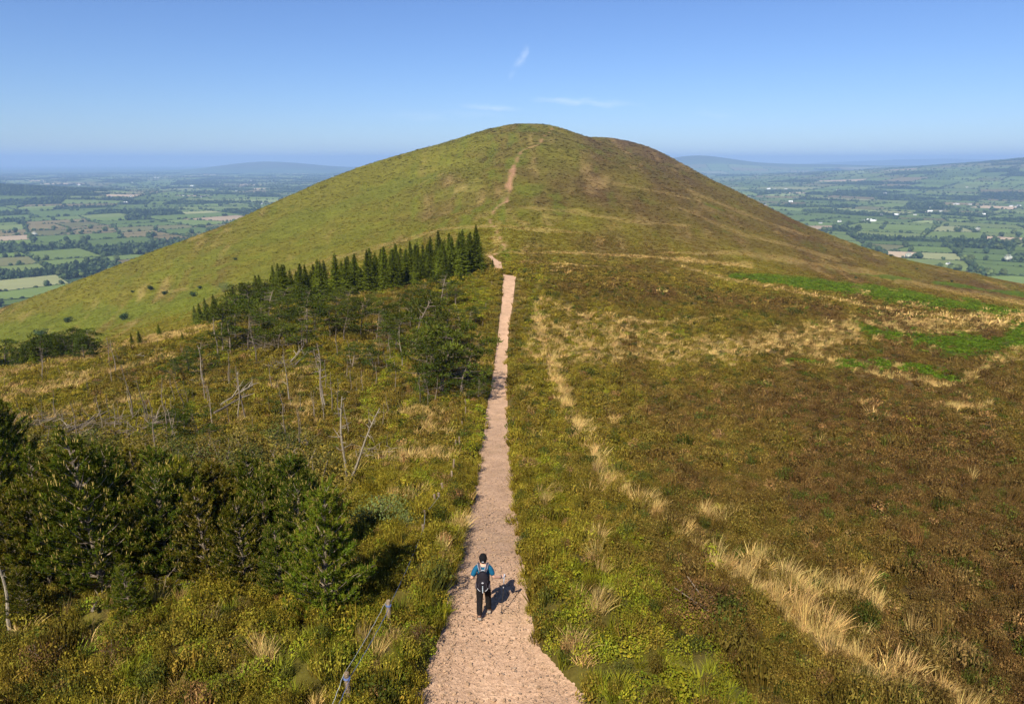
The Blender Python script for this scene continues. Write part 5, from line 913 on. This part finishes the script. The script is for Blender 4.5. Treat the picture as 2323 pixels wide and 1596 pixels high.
def walker(loc, slope, label, group=None, shirt='shirt', detail=True):
    P = empty('person', loc); tag(P, label, 'person', group); sl = lambda y: slope * y
    J = dict(pel=(0, 0, .96), sp=(0, .0, 1.14), ch=(0, .01, 1.33), nb=(0, .02, 1.46), nk=(0, .035, 1.53), hd=(0, .05, 1.62), ht=(0, .05, 1.70), rs=(.175, .01, 1.42), re=(.275, -.03, 1.16), rw=(.455, .14, 1.055), rh=(.525, .19, 1.04), ls=(-.175, .01, 1.42), le=(-.295, -.06, 1.15), lw=(-.235, .16, 1.08), lh=(-.20, .235, 1.07),
             rhip=(.09, 0, .91), rk=(.115, .13, .50 + sl(.1)), ra=(.135, .12, .10 + sl(.12)), rt=(.16, .30, .045 + sl(.27)), lhip=(-.09, 0, .91), lk=(-.095, -.02, .50 + sl(-.05)), la=(-.10, -.20, .12 + sl(-.2)), lt=(-.12, -.03, .045 + sl(-.05)), fc=(0, .13, 1.60))
    ks = list(J); ix = {k: i for i, k in enumerate(ks)}; E = [('pel', 'sp'), ('sp', 'ch'), ('ch', 'nb'), ('nb', 'nk'), ('nk', 'hd'), ('hd', 'ht'), ('hd', 'fc'), ('nb', 'rs'), ('rs', 're'), ('re', 'rw'), ('rw', 'rh'), ('nb', 'ls'), ('ls', 'le'), ('le', 'lw'), ('lw', 'lh'), ('pel', 'rhip'), ('rhip', 'rk'), ('rk', 'ra'), ('ra', 'rt'), ('pel', 'lhip'), ('lhip', 'lk'), ('lk', 'la'), ('la', 'lt')]
    rd = dict(pel=(.13, .10), sp=(.125, .09), ch=(.15, .10), nb=(.09, .07), nk=.055, hd=(.085, .10), ht=(.07, .08), fc=.035, rs=.058, re=.043, rw=.030, rh=(.040, .022), ls=.058, le=.043, lw=.030, lh=(.040, .022), rhip=.085, rk=.060, ra=.042, rt=.035, lhip=.085, lk=.060, la=.042, lt=.035)
    body = skin('body', [J[k] for k in ks], [(ix[a_], ix[b_]) for a_, b_ in E], [rd[k] for k in ks], M['skin'], ix['pel'])
    if detail:       # fingers closed round the pole and the relaxed left hand, ears
        bm = bmesh.new(); bm.from_mesh(body); tmp = MB()
        for side, wr, hd_ in ((1, J['rw'], J['rh']), (-1, J['lw'], J['lh'])):
            h = Vector(hd_); fwd = (h - Vector(wr)).normalized(); up = Vector((0, 0, 1)); rt = fwd.cross(up).normalized()
            for q in range(4):
                o = h + up * (0.030 - 0.020 * q) + fwd * 0.012; L = (0.075, 0.085, 0.080, 0.062)[q]; tmp.tube([o, o + fwd * L * .45, o + fwd * L * .55 - rt * side * L * .35, o + fwd * L * .25 - rt * side * L * .55], [.0100, .0095, .009, .007], 6)
            o = h + up * 0.02 - fwd * 0.02 - rt * side * 0.01; tmp.tube([o, o - rt * side * 0.03 + fwd * 0.02 + up * 0.012, o - rt * side * 0.045 + fwd * 0.05 + up * 0.01], [.012, .011, .008], 6)
        for s in (-1, 1): tmp.box((s * 0.092, 0.03, 1.60), (0.010, 0.022, 0.032))
        tm = tmp.mesh('fingers', M['skin']); bm.from_mesh(tm); bm.to_mesh(body); bm.free(); bpy.data.meshes.remove(tm)
    obj('body', body, P)
    mid = lambda a_, b_, f: tuple(np.array(J[a_]) * (1 - f) + np.array(J[b_]) * f)
    obj('shirt', skin('shirt', [(0, 0, .93), J['sp'], J['ch'], (0, .015, 1.455), J['rs'], mid('rs', 're', .85), J['ls'], mid('ls', 'le', .85), (0, 0.03, 1.515)], [(0, 1), (1, 2), (2, 3), (3, 4), (4, 5), (3, 6), (6, 7), (3, 8)], [(.150, .115), (.150, .115), (.172, .122), (.10, .085), .078, .070, .078, .070, .072], M[shirt], 1), P)
    obj('trousers', skin('trousers', [(0, 0, 1.0), (0, 0, .93), J['rhip'], J['rk'], (J['ra'][0], J['ra'][1] - .01, J['ra'][2] + .01), J['lhip'], J['lk'], (J['la'][0], J['la'][1] - .01, J['la'][2] + .01)], [(0, 1), (1, 2), (2, 3), (3, 4), (1, 5), (5, 6), (6, 7)], [(.145, .11), (.15, .12), (.105, .115), .088, .078, (.105, .115), .088, .078], M['trous'], 1), P)
    for s, (an, to) in enumerate((('ra', 'rt'), ('la', 'lt'))):
        a_, t_ = np.array(J[an]), np.array(J[to]); bt = obj('boot', skin('boot', [a_ + [0, 0, .07], a_ + [0, -.02, -.03], a_ * .45 + t_ * .55 + [0, 0, -.005], t_ + [0, 0.0, 0]], [(0, 1), (1, 2), (2, 3)], [.056, (.056, .056), (.052, .045), (.046, .036)], M['boot'], 1, 1), P)
        q = MB(); dr = Vector(t_ - a_).normalized(); ang = math.atan2(dr.y, dr.x); pit = math.asin(dr.z * 0.9); c = Vector(a_ * .45 + t_ * .55) + Vector((0, 0, -.042)); q.box(c, (.145, .046, .012), Matrix.Rotation(ang, 3, 'Z') @ Matrix.Rotation(-math.asin(max(-1, min(1, (t_[2] - a_[2] + .055) / .3))), 3, 'Y')); q.build('sole', M['sole'], bt)
    bm = bmesh.new(); bmesh.ops.create_uvsphere(bm, u_segments=20, v_segments=12, radius=1)
    for v in bm.verts: v.co = Vector((v.co.x * .103, v.co.y * .122 + .045, max(v.co.z, -0.32) * .125 + 1.665))
    me = bpy.data.meshes.new('cap'); bm.to_mesh(me); bm.free(); me.materials.append(M['cap']); me.polygons.foreach_set('use_smooth', np.ones(len(me.polygons), bool)); cp = obj('cap', me, P)
    q = MB(); n_ = 11; V = [(math.cos(w) * .085, .13 + math.sin(w) * .10, 1.655 - .012 * abs(math.cos(w))) for w in np.linspace(0, math.pi, n_)]; V += [(x, y, z - .008) for x, y, z in V]; q.add(V, [tuple(range(n_)), tuple(range(2 * n_ - 1, n_ - 1, -1))] + [(i, i + 1, n_ + i + 1, n_ + i) for i in range(n_ - 1)]); q.build('peak', M['cap'], cp)
    q = MB(); q.box((0, -.080, 1.632), (.026, .006, .008)); q.build('buckle', M['pale'], cp)
    bm = bmesh.new(); bmesh.ops.create_uvsphere(bm, u_segments=16, v_segments=10, radius=1)
    for v in bm.verts: v.co = Vector((v.co.x * .098, min(v.co.y, .35) * .112 + .040, v.co.z * .085 + 1.615))
    me = bpy.data.meshes.new('hair'); bm.to_mesh(me); bm.free(); me.materials.append(M['hair']); me.polygons.foreach_set('use_smooth', np.ones(len(me.polygons), bool)); obj('hair', me, P)
    if detail: q = MB(); q.tube([Vector(J['rw']) + Vector((-.022, -.015, 0)), Vector(J['rw']) + Vector((.008, .006, 0))], .040, 10); q.build('wristband', M['grey'], P)
    return P, J
def path_z(x, y): return float(base_tps(np.array([x / y]), np.array([math.log(y)]))[0] * y) + 0.004
hx, hy, _ = unproj(1097, 1380, 17.75); hz0 = path_z(hx, hy); slope = (path_z(hx, hy + 0.5) - path_z(hx, hy - 0.5))
wk, J = walker((hx, hy, hz0 + 0.0), slope, 'walker in teal shirt, black trousers and black cap on the gravel path')
# rucksack on the walker's back
bp_ = empty('backpack', (hx, hy, hz0)); tag(bp_, 'black rucksack with grey straps and pale trim on the walker', 'backpack')
def pillow(c, h, pw=3.2, seg=20, taper=0.0):
    bm = bmesh.new(); bmesh.ops.create_uvsphere(bm, u_segments=seg, v_segments=seg * 2 // 3, radius=1)
    for v in bm.verts:
        n_ = v.co.normalized(); k = (abs(n_.x) ** pw + abs(n_.y) ** pw + abs(n_.z) ** pw) ** (-1 / pw); q = n_ * k; f = 1 - taper * max(0, q.z) ** 2; v.co = Vector((c[0] + q.x * h[0] * f, c[1] + q.y * h[1] * f, c[2] + q.z * h[2]))
    me = bpy.data.meshes.new('pack_piece'); bm.to_mesh(me); bm.free(); me.polygons.foreach_set('use_smooth', np.ones(len(me.polygons), bool)); return me
def piece(name, me, m_, par): me.materials.append(m_); me.name = name; return obj(name, me, par)
mb_ = piece('main_compartment', pillow((0, -.215, 1.15), (.165, .11, .285), 3.0, 22, .28), M['pack'], bp_); piece('front_pocket', pillow((0, -.305, 1.10), (.125, .045, .17), 2.8, 18, .2), M['pack'], bp_)
for s in (-1, 1):
    piece('side_pocket', pillow((s * .165, -.20, 1.03), (.028, .075, .085), 2.6, 12), M['grey'], bp_)
    st_pts = [(s * .055, -.15, 1.385), (s * .075, -.135, 1.44), (s * .10, -.07, 1.512), (s * .112, .0, 1.528), (s * .12, .075, 1.49), (s * .125, .125, 1.40), (s * .13, .14, 1.25), (s * .15, .08, 1.08), (s * .15, -.08, 1.0)]
    q = MB(); q.tube(st_pts, [.030, .034, .034, .034, .034, .032, .026, .018, .014], 8); sp_ = q.build('shoulder_strap', M['grey'], bp_, True)
    for e_ in (-1, 1): q = MB(); q.tube([Vector(p) + Vector((e_ * .030, -.010, .012)) for p in st_pts[:6]], .0055, 5); q.build('piping', M['pale'], sp_)
    q = MB(); q.tube([(s * .135, -.30, 1.02), (s * .10, -.335, .985), (s * .06, -.345, .965)], .007, 5); q.build('trim', M['pale'], bp_)
    q = MB(); q.tube([(s * .085, -.342, 1.20), (s * .10, -.340, 1.12), (s * .095, -.338, 1.06)], .005, 4); q.build('zip', M['grey'], bp_)
q = MB(); q.tube([(-.05, -.16, 1.42), (-.03, -.175, 1.455), (.03, -.175, 1.455), (.05, -.16, 1.42)], .011, 6); q.build('grab_loop', M['pale'], bp_)
piece('logo', pillow((0, -.347, 1.20), (.030, .008, .022), 2.0, 12), M['pale'], bp_)
for k in range(9): q = MB(); q.box((0, -.356 + .0035 * abs(k - 4), 1.135 - .027 * k), (.011, .006, .0085)); q.build('reflective_tab', M['reflect'] if k % 2 else M['pale'], bp_)
q = MB(); q.tube([(-.155, -.14, 1.0), (-.17, 0, 1.0), (-.10, .125, 1.0), (.10, .125, 1.0), (.17, 0, 1.0), (.155, -.14, 1.0)], .020, 6); q.build('hip_belt', M['pack'], bp_)
# trekking pole in the right hand
pole = empty('trekking_pole', (hx, hy, hz0)); tag(pole, 'thin black trekking pole with pale grip in the walker\'s right hand', 'trekking pole')
top = Vector((.545, .195, 1.10)); tipx, tipy = .46, .06; tip = Vector((tipx, tipy, path_z(hx + tipx, hy + tipy) - hz0 - .01)); dv = tip - top; at_ = lambda f: top + dv * f
q = MB(); q.tube([at_(.0), at_(.05), at_(.13), at_(.24)], [.020, .017, .016, .015], 8); q.build('grip', M['pale'], pole, True); q = MB(); q.tube([at_(.24), at_(.62)], .012, 8); q.build('upper_shaft', M['metal'], pole); q = MB(); q.tube([at_(.61), at_(.97)], .0105, 8); q.build('lower_shaft', M['metal'], pole)
q = MB(); q.tube([at_(.31), at_(.335)], .015, 8); q.build('clamp', M['pale'], pole); q = MB(); q.tube([at_(.93), at_(.94)], .028, 10); q.build('basket', M['metal'], pole); q = MB(); q.tube([at_(.96), at_(1.0)], [.007, .003], 6); q.build('tip', M['grey'], pole)
q = MB(); q.tube([at_(.02) + Vector((0, -.01, 0)), at_(.06) + Vector((-.03, -.05, 0)), Vector(J['rw']) + Vector((.01, .0, -.035)), at_(.09) + Vector((-.01, -.02, 0))], .008, 5); q.build('wrist_strap', M['pale'], pole)
# far walker on the summit
p, d = ground_at(1256, 291.5); w2, _ = walker(p, 0.0, 'tiny far walker in dark clothes on the summit of the hill', None, 'navy', False); w2.scale = (1.1, 1.1, 1.15)

# ---------------------------------------------------------------- haze
hb_ = MB(); hb_.box((0, 14000, -40), (40000, 16500, 228)); M['haze'] = bpy.data.materials.new('haze'); M['haze'].use_nodes = True; t = M['haze'].node_tree; t.nodes.clear(); o_ = N(t, 'ShaderNodeOutputMaterial'); pv_ = N(t, 'ShaderNodeVolumePrincipled')
pv_.inputs['Density'].default_value = HAZE_D; pv_.inputs['Color'].default_value = HAZE_C; pv_.inputs['Anisotropy'].default_value = 0.0; t.links.new(pv_.outputs[0], o_.inputs['Volume'])
hz_o = hb_.build('haze', M['haze']); tag(hz_o, 'blue air haze over the valley and far hills', 'haze', kind='stuff')
